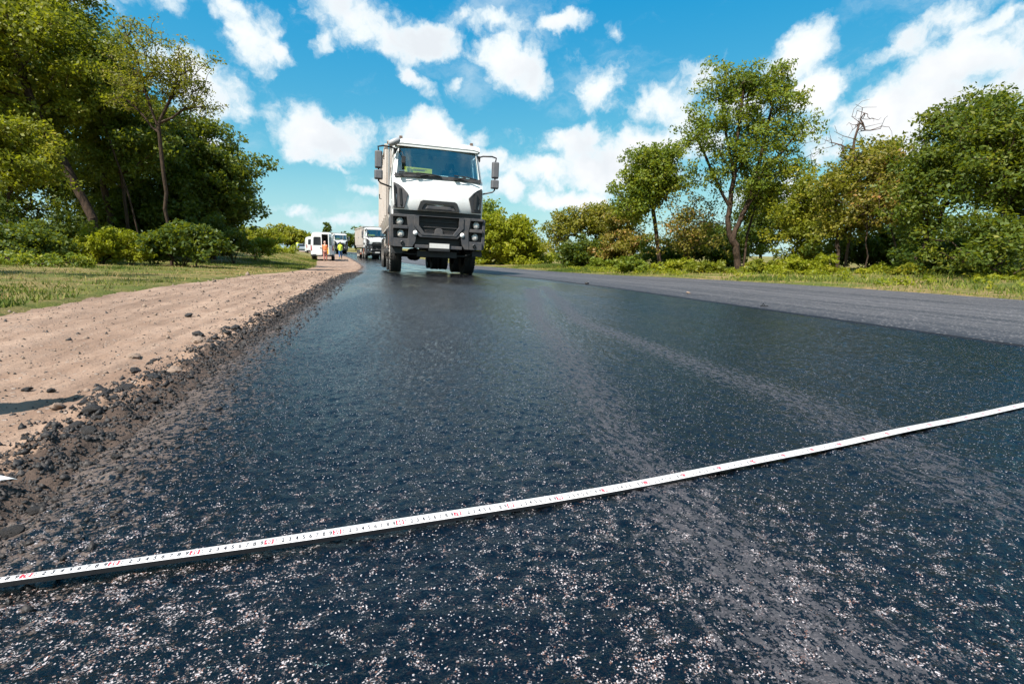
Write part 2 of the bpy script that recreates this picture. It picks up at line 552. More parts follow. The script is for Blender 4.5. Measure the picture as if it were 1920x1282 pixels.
def soil_nodes(nt, p, road=None):
    """sandy pink shoulder soil"""
    a = nt.noise(p, .9, 4, .55)
    b = nt.noise(p, 9, 5, .65)
    g = nt.noise(p, 90, 4, .7)
    if road is not None:
        a = nt.math('ADD', nt.math('MULTIPLY', a, .5), nt.math('MULTIPLY', nt.noise(nt.vm('MULTIPLY', road, (.35, 5.0, 1)), 1.5, 5, .6), .5))
    c = nt.mix(nt.ramp(a, .35, .65), (.185, .117, .080), (.325, .222, .160))
    c = nt.mix(nt.ramp(b, .5, .75, 0, .55), c, (.150, .088, .058))
    c = nt.mix(nt.ramp(g, .56, .78, 0, .7), c, (.095, .062, .044))
    pb = nt.voro(p, 60, out='Color')
    s = nt.n('ShaderNodeSeparateXYZ', ins={0: pb}).outputs[0]
    d = nt.voro(p, 60)
    peb = nt.math('MULTIPLY', nt.ramp(s, .86, .9), nt.ramp(d, .45, .3))
    c = nt.mix(nt.math('MULTIPLY', peb, .8), c, (.31, .245, .20))
    h = nt.math('ADD', nt.math('MULTIPLY', b, .6), nt.math('MULTIPLY', g, .3))
    h = nt.math('ADD', h, nt.math('MULTIPLY', peb, .35))
    return c, h


m, nt = new_mat('shoulder_soil')
p = nt.n('ShaderNodeNewGeometry').outputs['Position']
ru = nt.n('ShaderNodeMapping', vector_type='POINT', ins={'Vector': p, 'Rotation': (0, 0, PI / 2 - (PI / 2 - PSI) + 0)}).outputs[0]
ru = nt.n('ShaderNodeCombineXYZ', ins={0: nt.vm('DOT_PRODUCT', p, (TX, TY, 0)), 1: nt.vm('DOT_PRODUCT', p, (NX, NY, 0))}).outputs[0]
c, h = soil_nodes(nt, p, ru)
tar = nt.n('ShaderNodeAttribute', attribute_name='tar').outputs['Fac']
tm = nt.ramp(nt.math('ADD', tar, nt.math('MULTIPLY_ADD', nt.noise(p, 34, 7, .78), 2.4, -1.2)), .44, .58)
c = nt.mix(nt.math('MULTIPLY', tm, .85), c, nt.mix(nt.noise(p, 160, 3, .7), (.010, .009, .009), (.065, .044, .034)))
finish(nt, pbsdf(nt, color=c, rough=.92, spec=.25, normal=nt.n('ShaderNodeBump', ins={'Strength': 1.0, 'Distance': .018, 'Height': h}).outputs[0]))
M['soil'] = m

m, nt = new_mat('verge_ground')
p = nt.n('ShaderNodeNewGeometry').outputs['Position']
a = nt.noise(p, .55, 5, .6); b = nt.noise(p, 5, 5, .65); g = nt.noise(p, 50, 4, .7)
c = nt.mix(nt.ramp(a, .38, .62), (.11, .125, .024), (.29, .195, .09))
c = nt.mix(nt.ramp(b, .42, .66), c, (.085, .105, .022))
c = nt.mix(nt.ramp(g, .5, .75, 0, .6), c, (.07, .065, .022))
finish(nt, pbsdf(nt, color=c, rough=.95, spec=.15, normal=nt.n('ShaderNodeBump', ins={'Strength': 1.0, 'Distance': .03, 'Height': nt.math('ADD', b, g)}).outputs[0]))
M['verge'] = m

# fresh wet tack-coated asphalt: black binder film over grains, dusty where tyres have run
m, nt = new_mat('fresh_asphalt')
p = nt.n('ShaderNodeNewGeometry').outputs['Position']
dust = nt.n('ShaderNodeAttribute', attribute_name='dust').outputs['Fac']
sand = nt.n('ShaderNodeAttribute', attribute_name='sand').outputs['Fac']
grain_amount = nt.n('ShaderNodeAttribute', attribute_name='grain_amount').outputs['Fac']
ru = nt.n('ShaderNodeCombineXYZ', ins={0: nt.vm('DOT_PRODUCT', p, (TX, TY, 0)), 1: nt.vm('DOT_PRODUCT', p, (NX, NY, 0))}).outputs[0]
n3 = nt.noise(p, 75, 4, .65); n4 = nt.noise(p, 11, 4, .6); n2 = nt.noise(p, 420, 2, .6)
pw = nt.vm('ADD', p, nt.scale(nt.vm('SUBTRACT', nt.noise(p, 60, 3, .6, col=True), (.5, .5, .5)), .016))
lump = nt.voro(pw, 52, feature='SMOOTH_F1')                      # lumps of binder-coated stone
v1 = nt.voro(pw, 170, feature='SMOOTH_F1')
hgt = nt.math('ADD', nt.math('MULTIPLY', lump, -1.1), nt.math('ADD', nt.math('MULTIPLY', v1, -.45), nt.math('ADD', nt.math('MULTIPLY', n2, .32), nt.math('MULTIPLY', n3, .5))))
cell = nt.n('ShaderNodeSeparateXYZ', ins={0: nt.voro(p, 620, out='Color')})
# bare mineral grains, sparkle painted on as pale colour, gathered in hollows between lumps
clus = nt.math('ADD', nt.math('MULTIPLY', nt.noise(nt.vm('MULTIPLY', ru, (1.6, .9, 1)), 56, 4, .7), .50), nt.math('MULTIPLY', nt.noise(p, 260, 3, .7), .50))
clus = nt.math('ADD', clus, nt.math('MULTIPLY_ADD', lump, .30, -.15))
clus = nt.math('ADD', clus, nt.math('MULTIPLY_ADD', grain_amount, .21, -.212))
grain = nt.math('MULTIPLY', nt.ramp(cell.outputs[0], .40, .50), nt.ramp(clus, .48, .56))
grain = nt.math('MAXIMUM', grain, nt.math('MULTIPLY', nt.ramp(cell.outputs[1], .982, .99), .6))
gcol = nt.mix(nt.math('POWER', cell.outputs[1], 2.4), (.022, .017, .016), (.66, .58, .57))
gcol = nt.mix(nt.ramp(cell.outputs[2], .82, .9, 0, .7), gcol, (.26, .11, .065))
base = nt.mix(nt.ramp(n4, .35, .7), (.0005, .0014, .0026), (.0010, .0026, .0046))
spk = nt.math('MULTIPLY', nt.ramp(cell.outputs[2], .45, .55), nt.ramp(nt.noise(p, 140, 3, .7), .42, .60))
base = nt.mix(nt.math('MULTIPLY', spk, .6), base, (.012, .008, .007))      # brownish stone showing through the film
c = nt.mix(grain, base, gcol)
patch = nt.math('ADD', nt.math('MULTIPLY', nt.noise(nt.vm('MULTIPLY', ru, (.6, 1.15, 1)), 55, 4, .7), .56), nt.math('MULTIPLY', nt.noise(p, 260, 3, .7), .44))
dm = nt.ramp(nt.math('ADD', dust, nt.math('MULTIPLY_ADD', patch, 3.4, -1.72)), .50, .62)
c = nt.mix(nt.math('MULTIPLY', dm, .78), c, nt.mix(n3, (.042, .036, .039), (.092, .079, .081)))
sm = nt.ramp(nt.math('ADD', sand, nt.math('MULTIPLY_ADD', nt.noise(p, 80, 5, .75), 2.6, -1.3)), .46, .66)
c = nt.mix(nt.math('MULTIPLY', sm, .85), c, nt.mix(n3, (.060, .042, .033), (.165, .112, .085)))
sheen = nt.ramp(nt.noise(nt.vm('MULTIPLY', ru, (.30, 1.3, 1)), 1.1, 4, .6), .38, .62, .085, .27)      # richer and leaner coats of binder
shc = nt.n('ShaderNodeCombineColor', ins={0: sheen, 1: sheen, 2: sheen}).outputs[0]
r = nt.mix(grain, shc, (.40, .40, .40))
r = nt.mix(nt.math('MAXIMUM', dm, sm), r, (.60, .60, .60))
bump = nt.n('ShaderNodeBump', ins={'Strength': .62, 'Distance': .0045, 'Height': hgt}).outputs[0]
ab = pbsdf(nt, color=c, rough=r, spec=.42, normal=bump)
ab.node.inputs['Specular Tint'].default_value = (.55, .92, 1.0, 1)      # blue cast painted into the sheen through the reflection tint
finish(nt, ab); M['asphalt'] = m

m, nt = new_mat('old_asphalt')
p = nt.n('ShaderNodeNewGeometry').outputs['Position']
lane = nt.n('ShaderNodeAttribute', attribute_name='lane').outputs['Fac']     # metres across the lane
tt = nt.n('ShaderNodeAttribute', attribute_name='along').outputs['Fac']
q = nt.n('ShaderNodeCombineXYZ', ins={0: nt.math('MULTIPLY', tt, .05), 1: nt.math('MULTIPLY', lane, 3.2)}).outputs[0]
s1 = nt.noise(q, 1.3, 5, .6); g = nt.noise(p, 120, 4, .7); b = nt.noise(p, 2.2, 4, .6)
c = nt.mix(nt.ramp(s1, .33, .68), (.028, .026, .028), (.088, .080, .080))
c = nt.mix(nt.ramp(b, .45, .75, 0, .4), c, (.088, .080, .080))
c = nt.mix(nt.math('MULTIPLY', nt.ramp(lane, .9, .05), nt.ramp(s1, .2, .6, .9, .55)), c, (.016, .016, .020))
sp_ = nt.n('ShaderNodeSeparateXYZ', ins={0: nt.voro(p, 95, out='Color')}).outputs[0]
c = nt.mix(nt.math('MULTIPLY', nt.ramp(sp_, .93, .96), .7), c, (.30, .27, .26))
bump = nt.n('ShaderNodeBump', ins={'Strength': .5, 'Distance': .005, 'Height': g}).outputs[0]
finish(nt, pbsdf(nt, color=c, rough=.62, spec=.4, normal=bump)); M['old_asphalt'] = m

m, nt = new_mat('asphalt_clod')
p = nt.n('ShaderNodeTexCoord').outputs['Object']
g = nt.noise(p, 60, 4, .7)
c = nt.mix(nt.ramp(g, .4, .7), (.009, .008, .008), (.058, .047, .041))
finish(nt, pbsdf(nt, color=c, rough=.6, spec=.4, normal=nt.n('ShaderNodeBump', ins={'Strength': .7, 'Distance': .004, 'Height': nt.noise(p, 140, 3, .7)}).outputs[0])); M['clod'] = m
m, nt = new_mat('tan_stone')
p = nt.n('ShaderNodeTexCoord').outputs['Object']
g = nt.noise(p, 40, 4, .7)
finish(nt, pbsdf(nt, color=nt.mix(g, (.17, .115, .08), (.28, .20, .15)), rough=.85, normal=nt.n('ShaderNodeBump', ins={'Strength': .6, 'Distance': .004, 'Height': g}).outputs[0])); M['tan_stone'] = m

m, nt = new_mat('tape_paint')
p = nt.n('ShaderNodeNewGeometry').outputs['Position']
st = nt.noise(p, 24, 5, .7); st2 = nt.noise(p, 7, 3, .6)
c = nt.mix(nt.ramp(st, .60, .74, 0, .55), (.66, .63, .62), (.40, .27, .17))
c = nt.mix(nt.ramp(st2, .5, .8, 0, .5), c, (.52, .43, .40))
finish(nt, pbsdf(nt, color=c, rough=.35, coat=.2)); M['tape'] = m
for nm, cc in (('tape_black', (.012, .012, .014)), ('tape_red', (.62, .03, .045)), ('tape_white', (.85, .80, .80)), ('tape_grey', (.45, .42, .42)), ('tape_back_shade', (.010, .010, .012)), ('tape_edge', (.75, .55, .12))):
    m, nt = new_mat(nm); finish(nt, pbsdf(nt, color=cc, rough=.4)); M[nm] = m


# ------------------------------------------------------------------ ground, shoulder, carriageway
def strip(name, ts, us, zf, mat, kind='structure', attrs=None, smooth=True, ufun=None):
    T, U = np.meshgrid(np.asarray(ts, float), np.asarray(us, float), indexing='ij')
    if ufun is not None: U = ufun(T, U)
    X, Y = xy(T, U)
    Z = zf(T, U, X, Y)
    n, k = T.shape
    idx = np.arange(n * k).reshape(n, k)
    F = np.stack([idx[:-1, :-1], idx[:-1, 1:], idx[1:, 1:], idx[1:, :-1]], -1).reshape(-1, 4)
    at_ = {nm: fn(T, U, X, Y).ravel() for nm, fn in (attrs or {}).items()}
    me = np_mesh(name, np.stack([X, Y, Z], -1).reshape(-1, 3), F, at_)
    o = link(name, me, mat, smooth=180 if smooth else None)
    return tag(o, kind=kind)


def graded(a, b, s0, k, origin=0.0, smin=None):
    out = [a]
    while out[-1] < b:
        out.append(out[-1] + max(s0, k * abs(out[-1] - origin)))
    out[-1] = b
    return np.array(out)


# tracks left by tyres on the binder: centre lines traced on the ground, (t, u) and half width
def track(pts):
    P = [ground_point(*q[:2]) for q in pts]
    A = []
    for p_, q in zip(P, pts):
        t, u = tu(p_.x, p_.y)
        w = abs(tu(*ground_point(q[0] + q[2], q[1]).xy)[1] - u)
        A.append((float(t), float(u), float(w), q[3]))
    A.sort()
    return np.array(A).T


TRACKS = [track([(1000, 545, 26, .85), (1010, 600, 42, .75), (1080, 700, 80, .60), (1160, 820, 125, .58), (1270, 950, 185, .62), (1400, 1110, 270, .66), (1530, 1278, 350, .66)]),
          track([(1020, 540, 22, .75), (1090, 610, 40, .70), (1200, 655, 56, .66), (1340, 712, 90, .60), (1500, 770, 130, .58), (1660, 850, 190, .56), (1840, 950, 250, .58), (1915, 985, 260, .55)]),
          track([(1060, 600, 12, .40), (1180, 660, 22, .52), (1270, 700, 26, .45)])]
TRACKS[0] = np.c_[TRACKS[0][:, :1] * [[1], [1], [1], [1]] + [[-2], [0.12], [0], [0]], TRACKS[0]]


def dust_mask(T, U, X, Y):
    d = np.zeros_like(T) + .06
    wob = fbm(T * .9, U * .9, 3, 5) * .22
    for tr in TRACKS:
        tt, uu, ww, aa = tr
        c = np.interp(T, tt, uu); w = np.interp(T, tt, ww); a = np.interp(T, tt, aa)
        inside = (T > tt[0] - .4) & (T < tt[-1])
        k = np.exp(-((U + wob * .25 - c) / (w * .85)) ** 2)
        d = np.maximum(d, k * a * .92 * inside)
    # faint scuffs along the lane
    d = np.maximum(d, .02 + .20 * fbm(T * .25, U * 3.0, 3, 9) - .05 * (T > 7))
    return d


def grain_mask(T, U, X, Y):  # density of the pale grains: highest close by and along the left edge
    e = U - EDGE
    w = .10 + .74 * (1 - sstep(T, .45, 1.5)) * (.55 + .45 * (1 - sstep(e, .8, 2.2))) + .35 * np.exp(-np.maximum(e, 0) / .45) * (1 - sstep(T, 3, 9)) + .30 * fbm(T * .8, U * 2.2, 3, 19)
    return np.clip(w, 0, 1)


def sand_mask(T, U, X, Y):
    e = U - (EDGE + .07 * fbm(T * 1.3, T * 0, 4, 3))
    k = np.exp(-np.maximum(e, 0) / .30) * .80
    spill = np.exp(-((e - .13) / .035) ** 2) * sstep(vnoise(T * 1.6, T * 0 + 3, 8), .02, .25) * .75 * (T < 6)
    return np.maximum(k, spill)


def lane_z(T, U, X, Y):
    z = height(T, U) + .028
    near = 1 - sstep(T, 5, 12)
    z = z + .003 * fbm(X * 3.2, Y * 3.2, 3, 21)
    z = z + near * (.0018 * fbm(X * 34, Y * 34, 2, 31) + .0056 * vnoise(X * 88, Y * 88, 41))
    e = U - (EDGE + .07 * fbm(T * 1.3, T * 0, 4, 3) + .05 * fbm(T * 9, T * 0, 3, 13))
    z = z - .026 * (1 - sstep(e, -.05, .14)) + .012 * np.exp(-np.maximum(e, 0) / .12) * vnoise(X * 32, Y * 32, 77)
    return z


ts_near = np.concatenate([np.linspace(-2, .0, 60)[:-1], graded(0.0, 14, .0062, .0095)])
us_near = np.linspace(EDGE - .1, SEAM, 440)
strip('fresh_asphalt_lane', ts_near, us_near, lane_z, M['asphalt'], attrs={'dust': dust_mask, 'sand': sand_mask, 'grain_amount': grain_mask})
ts_far = np.concatenate([graded(14, 60, .25, .012), np.linspace(60, 230, 80)[1:]])
us_far = np.concatenate([np.linspace(EDGE - .1, EDGE + .2, 12)[:-1], np.linspace(EDGE + .2, SEAM, 30)])
strip('fresh_asphalt_lane', ts_far, us_far, lane_z, M['asphalt'], attrs={'dust': dust_mask, 'sand': sand_mask, 'grain_amount': grain_mask})
ts_mid = np.concatenate([np.linspace(-6, 0, 30)[:-1], graded(0, 60, .05, .02), np.linspace(60, 230, 80)[1:]])
strip('old_asphalt_lane', ts_mid, np.linspace(SEAM + .012, FAR + .03, 46),
      lambda T, U, X, Y: height(T, U) + .036 + .004 * fbm(X * 2, Y * 2, 2, 23) - .045 * (U > FAR - .03 + .05 * fbm(T * 2, T * 0, 3, 4)), M['old_asphalt'],
      attrs={'lane': lambda T, U, X, Y: U - SEAM, 'along': lambda T, U, X, Y: T})
strip('joint_face', ts_mid, [SEAM - .002, SEAM + .0125], lambda T, U, X, Y: height(T, U) + np.where(U > SEAM, .0362, .008), M['tape_black'])


def tar_mask(T, U, X, Y):
    e = (EDGE + .02) - U
    w = .13 + .09 * fbm(T * .8, T * 0, 3, 61)
    return np.clip(.98 - e / w * .46 + .25 * fbm(X * 14, Y * 14, 3, 64), 0, .9) + .06 * sstep(vnoise(X * 2, Y * 2, 71), .2, .5)


def shoulder_z(T, U, X, Y):
    near = 1 - sstep(T, 7, 16)
    rut = .030 * fbm(T * .14, U * 3.0, 3, 51) + .016 * fbm(T * .6, U * 7, 3, 52)
    z = height(T, U) + .004 + rut + near * (.012 * fbm(X * 9, Y * 9, 4, 53) + .007 * fbm(X * 40, Y * 40, 2, 54))
    ridge = np.exp(-((U - EDGE + .09) / .11) ** 2) * (.003 + .045 * np.maximum(0, fbm(X * 13, Y * 13, 3, 55) + .08) + .022 * vnoise(X * 45, Y * 45, 56) + .016 * vnoise(X * 90, Y * 90, 57))
    return z + ridge * (1 - .6 * sstep(T, 10, 25)) - .06 * sstep(U, EDGE + .03, EDGE + .17)


ts_sh = np.concatenate([np.linspace(-2, .2, 30)[:-1], graded(.2, 30, .012, .012), graded(30, 230, .5, .02)[1:]])
strip('dirt_shoulder', ts_sh, np.concatenate([np.linspace(0, .62, 90)[:-1], np.linspace(.62, 1, 130)]), shoulder_z, M['soil'], attrs={'tar': tar_mask},
      ufun=lambda T, S: (dirt_edge(T) - .55) * (1 - S) + (EDGE + .2) * S)


def verge_z(T, U, X, Y):
    d = np.abs(U - np.where(U < 0, dirt_edge(T), FAR))
    lip = np.where(U < 0, U - dirt_edge(T) - .14 * fbm(T * 1.4, T * 0, 4, 65), FAR + .10 + .14 * fbm(T * 1.4, T * 0, 4, 66) - U)
    return height(T, U) + .030 + .05 * fbm(X * .8, Y * .8, 4, 62) * sstep(d, .2, 2) + .02 * fbm(X * 5, Y * 5, 3, 63) - .07 * sstep(lip, -.10, .12)


ts_v = np.concatenate([np.linspace(-12, 1, 24)[:-1], graded(1, 60, .06, .012), np.linspace(60, 230, 70)[1:]])
strip('grass_verge', ts_v, -np.concatenate([np.linspace(-.35, 1, 30)[:-1], np.linspace(1, 8, 50)[:-1], np.linspace(8, 70, 40)]), verge_z, M['verge'],
      ufun=lambda T, U: dirt_edge(T) + U)
strip('grass_verge', ts_v, np.concatenate([np.linspace(-.3, 1, 30)[:-1], np.linspace(1, 8, 50)[:-1], np.linspace(8, 70, 40)]), verge_z, M['verge'],
      ufun=lambda T, U: FAR + U)
# the land all round, out to the horizon
g = np.sinh(np.linspace(-1, 1, 141) * 5.2) / np.sinh(5.2) * 1500
GX, GY = np.meshgrid(g, g, indexing='ij')
tt, uu = GX * TX + GY * TY, GX * NX + GY * NY + bend(np.clip(GX * TX + GY * TY, -100, 260))
near = (np.abs(GX) < 260) & (GY < 300)
GZ = np.where(np.abs(uu) < 70, dip(tt) - .5, np.minimum(dip(tt), 3.0) + .4) + 1.5 * fbm(GX * .01, GY * .01, 3, 81) * (np.abs(uu) > 70)
idx = np.arange(141 * 141).reshape(141, 141)
F = np.stack([idx[:-1, :-1], idx[1:, :-1], idx[1:, 1:], idx[:-1, 1:]], -1).reshape(-1, 4)
tag(link('ground', np_mesh('ground', np.stack([GX, GY, GZ], -1).reshape(-1, 3), F), M['verge'], smooth=180), kind='structure')

# ------------------------------------------------------------------ dump truck (x: to the viewer's right, y: backwards, z: up)
def poly_panel(mb, pts, y0, y1): return mb.front_prism(pts, y0, y1)


def mirx(pts, s): return [(s * x, z) for x, z in (pts if s > 0 else pts[::-1])]


def make_wheel(root, x, y, R, w, s, dual=False, steer=True):
    """s: +1 wheel on the viewer's right. The tyre is the part, rim and hub its pieces."""
    mb = MB()
    xs = [x] if not dual else [x - s * .17, x + s * .17]
    for xc in xs:
        h = w / 2
        mb.lathe([(R * .56, -h * .8), (R * .80, -h), (R * .94, -h * .95), (R * .985, -h * .78), (R, -h * .70), (R, -h * .22), (R * .975, -h * .18), (R * .975, -h * .08), (R, -h * .04),
                  (R, h * .04), (R * .975, h * .08), (R * .975, h * .18), (R, h * .22), (R, h * .70), (R * .985, h * .78), (R * .94, h * .95), (R * .80, h), (R * .56, h * .8)], (xc, y, R), (1, 0, 0), 36)
        for k in range(36):                       # shoulder lugs
            a = 2 * PI * k / 36
            for sd in (-1, 1):
                c0 = Vector((xc + sd * h * .84, y + math.cos(a) * R * .985, R + math.sin(a) * R * .985))
                rad = Vector((0, math.cos(a), math.sin(a))); tan = Vector((0, -math.sin(a), math.cos(a)))
                q = [c0 + tan * .028 - rad * .03, c0 - tan * .028 - rad * .03, c0 - tan * .022 + rad * .012, c0 + tan * .022 + rad * .012]
                mb.prism([p - Vector((h * .16, 0, 0)) for p in q], [p + Vector((h * .16, 0, 0)) for p in q])
    ty = mb.build('wheel', M['rubber'], root, smooth=35)
    o = x + s * (w / 2 if not dual else .17 + w / 2)
    ax = (s, 0, 0)
    mb = MB()
    dish = .02 if steer else -.14
    mb.lathe([(R * .57, -.05), (R * .59, -.012), (R * .55, -.015), (R * .52, -.05), (R * .46, dish - .06), (R * .30, dish), (R * .30, dish - .01), (.0, dish - .01)], (o, y, R), ax, 28)
    mb.build('rim', M['rim'], ty, smooth=40)
    mb = MB()
    mb.lathe([(.13, dish), (.13, dish + .05), (.10, dish + .08), (0, dish + .085)], (o, y, R), ax, 18)
    for k in range(10):
        a = 2 * PI * k / 10
        mb.lathe([(.018, dish - .01), (.018, dish + .03), (0, dish + .032)], (o, y + math.cos(a) * R * .33, R + math.sin(a) * R * .33), ax, 8)
    mb.build('hub', M['dark_steel'], ty, smooth=40)
    return ty


def make_truck():
    root = empty('dump_truck')
    # --- cab shell: one white skin
    hw, tw = 1.215, 1.10                             # half width at the belt and at the roof
    zb, zt, zr = 2.44, 3.20, 3.40
    cab = MB()
    ywb, ywt = .10, .34                               # windscreen leans back
    # lower front panel, slightly crowned across
    n = 9
    xs = [-hw + 2 * hw * i / (n - 1) for i in range(n)]
    def crown(x): return .10 * (abs(x) / hw) ** 3
    rows = [(1.60, .02), (1.72, -.03), (1.95, -.035), (2.20, .0), (2.36, .05), (zb, .095)]
    vs, fs = [], []
    for z, y in rows:
        for x in xs:
            vs.append((x * (1 - .015 * (z - 1.6)), y + crown(x), z))
    for r_ in range(len(rows) - 1):
        for i in range(n - 1):
            fs.append((r_ * n + i, r_ * n + i + 1, (r_ + 1) * n + i + 1, (r_ + 1) * n + i))
    cab.add(vs, fs)
    for s in (-1, 1):
        # lower side / door skin and quarter panels round the side window
        X0, X1 = s * hw, s * (hw - .012 * 1)
        lo = [(s * hw, .10, 1.30), (s * hw, 1.95, 1.30), (s * hw * .985, 1.95, zb), (s * hw * .985, .195, zb)]
        inn = [(x - s * .05, y, z) for x, y, z in lo]
        cab.hexa(lo if s < 0 else lo[::-1], inn if s < 0 else inn[::-1])
        # A pillar
        a0 = [(s * 1.197, ywb + .09, zb), (s * 1.10, ywb, zb), (s * 1.09, ywb + .12, zb), (s * 1.197, ywb + .30, zb)]
        a1 = [(s * 1.11, ywt + .08, zt), (s * 1.02, ywt, zt), (s * 1.01, ywt + .12, zt), (s * 1.11, ywt + .24, zt)]
        cab.hexa(a0 if s > 0 else a0[::-1], a1 if s > 0 else a1[::-1])
        # B pillar and rear quarter
        b0 = [(s * 1.197, 1.22, zb), (s * 1.197, 1.95, zb), (s * 1.14, 1.95, zb), (s * 1.14, 1.22, zb)]
        b1 = [(s * 1.11, 1.20, zt), (s * 1.11, 1.95, zt), (s * 1.05, 1.95, zt), (s * 1.05, 1.20, zt)]
        cab.hexa(b0 if s < 0 else b0[::-1], b1 if s < 0 else b1[::-1])
        cab.box(s * 1.11 - .03, s * 1.11 + .004, ywt + .15, 1.9, zt - .04, zt + .04)
    cab.box(-1.1, 1.1, 1.90, 1.95, 1.3, zt)           # back wall
    # roof with a rolled front edge
    prof = [(.30, zt - .02), (.27, zt + .05), (.31, zt + .13), (.45, zr - .01), (.9, zr + .03), (1.95, zr + .03), (1.95, zt)]
    pa = [(-1.135, y, z - .035) if 0 < i < 6 else (-1.135, y, z) for i, (y, z) in enumerate(prof)]
    mid = [(x, [(x, y, z) for y, z in prof]) for x in (-.95, .95)]
    L = [pa, mid[0][1], mid[1][1], [(1.135, y, z) for _, y, z in pa]]
    nn = len(prof)
    for a, b in zip(L[:-1], L[1:]):
        cab.add(a + b, [(i, i + 1, nn + i + 1, nn + i) for i in range(nn - 1)])
    cab.add(L[0], [tuple(range(nn))]); cab.add(L[-1], [tuple(range(nn))[::-1]])
    cab_o = cab.build('cab', M['white'], root, bevel=.012, smooth=50)
    # roof lip over the windscreen
    mb = MB(); mb.front_prism([(-1.09, zt - .03), (1.09, zt - .03), (1.10, zt + .04), (-1.10, zt + .04)], .285, .36)
    mb.build('roof_lip', M['white'], root, bevel=.012)
    for x in (-.98, .92):
        mb = MB(); mb.box(x - .042, x + .042, .38, .45, zr - .035, zr + .035)
        mb.build('roof_marker_lamp', M['dark_lens'], root, bevel=.012)
    # --- windscreen
    def scr(x, f): return (x, ywb + (ywt - ywb) * f, zb + (zt - zb) * f)
    mb = MB()
    vs, fs = [], []
    for j in range(5):
        f = .02 + .95 * j / 4
        for i in range(13):
            x = (-1 + i / 6) * (1.10 - .085 * f)
            p_ = scr(x, f); vs.append((p_[0], p_[1] - .02 + .06 * (x / 1.1) ** 2, p_[2]))
    for j in range(4):
        for i in range(12): fs.append((j * 13 + i, j * 13 + i + 1, (j + 1) * 13 + i + 1, (j + 1) * 13 + i))
    mb.add(vs, fs)
    ws = mb.build('windscreen', M['glass'], root, smooth=180)
    mb = MB()
    o_ = [(-1.145, 0), (1.145, 0), (1.055, 1), (-1.055, 1)]; i_ = [(-1.095, .05), (1.095, .05), (1.015, .955), (-1.015, .955)]
    outer = [scr(*q) for q in o_]; inner = [scr(*q) for q in i_]
    d = Vector((0, -.03, -.004)); e = Vector((0, .05, 0))
    def edge(q): return .06 * (min(abs(q[0]), 1.1) / 1.1) ** 2
    q0 = [Vector(p_) + d for p_ in outer]; q1 = [Vector(p_) + d for p_ in inner]
    q2 = [Vector(p_) + e for p_ in outer]; q3 = [Vector(p_) + e for p_ in inner]
    q0 = [p_ + Vector((0, .055, 0)) for p_ in q0]; q1 = [p_ + Vector((0, .05, 0)) for p_ in q1]; q2 = [p_ + Vector((0, .04, 0)) for p_ in q2]; q3 = [p_ + Vector((0, .04, 0)) for p_ in q3]
    vs = q0 + q1 + q2 + q3; fs = []
    for i in (1, 3, 2):
        j = (i + 1) % 4
        fs += [(i, j, 4 + j, 4 + i), (8 + j, 8 + i, 12 + i, 12 + j), (j, i, 8 + i, 8 + j), (4 + i, 4 + j, 12 + j, 12 + i)]
    mb.add(vs, fs)
    mb.build('screen_seal', M['black_plastic'], root, smooth=30)
    mb = MB()                                          # scuttle panel under the screen
    vs = []
    for x in [-1.15 + 2.3 * i / 8 for i in range(9)]:
        c_ = .07 * (abs(x) / 1.15) ** 2
        vs += [(x, .045 + c_, zb - .045), (x, .045 + c_, zb + .045), (x, .16 + c_, zb + .06), (x, .16 + c_, zb - .06)]
    fs = []
    for i in range(8):
        for k in range(4): fs.append((i * 4 + k, i * 4 + (k + 1) % 4, i * 4 + 4 + (k + 1) % 4, i * 4 + 4 + k))
    mb.add(vs, fs); mb.build('scuttle_panel', M['grey_plastic'], root, smooth=30)
    for xa, xb, dz_ in ((-.55, .05, .01), (-1.0, -.30, .0), (.45, 1.0, .02)):
        mb = MB()
        mb.tube([(xa, .02, zb - .01), (xa + .1, -.01, zb + .02), ((xa + xb) / 2, .0, zb + .05 + dz_ * .2)], .014, 6)
        mb.tube([(xa - .05, .03, zb + .06 + dz_), ((xa + xb) / 2, .015, zb + .055 + dz_ * .6), (xb, .03, zb + .03)], .016, 6)
        mb.box(xa - .05, xa + .05, -.01, .07, zb - .03, zb + .03)
        mb.build('wiper', M['black_plastic'], root)
    # --- interior
    mb = MB()
    mb.side_prism([(.16, 2.36), (.16, 2.47), (.30, 2.50), (.55, 2.50), (.62, 2.40), (.62, 1.9), (.2, 1.9)], -1.08, 1.08)
    mb.build('dashboard', M['cab_grey'], root, bevel=.02)
    for x in (-.6, .5):
        mb = MB(); mb.box(x - .25, x + .25, .95, 1.45, 2.0, 2.15); mb.box(x - .25, x + .25, 1.40, 1.55, 2.1, 2.85); mb.box(x - .13, x + .13, 1.42, 1.52, 2.86, 3.05)
        mb.build('seat', M['cab_grey'], root, bevel=.04)
    mb = MB(); mb.tube([(.5 + .22 * math.cos(a), .66 + .10 * math.sin(a), 2.52 + .16 * math.sin(a)) for a in np.linspace(0, 2 * PI, 20)], .016, 6, False)
    mb.build('steering_wheel', M['black_plastic'], root)
    mb = MB(); mb.box(-1.0, 1.0, .40, .75, 3.08, 3.16); mb.build('sun_visor', M['cab_grey'], root, bevel=.02)
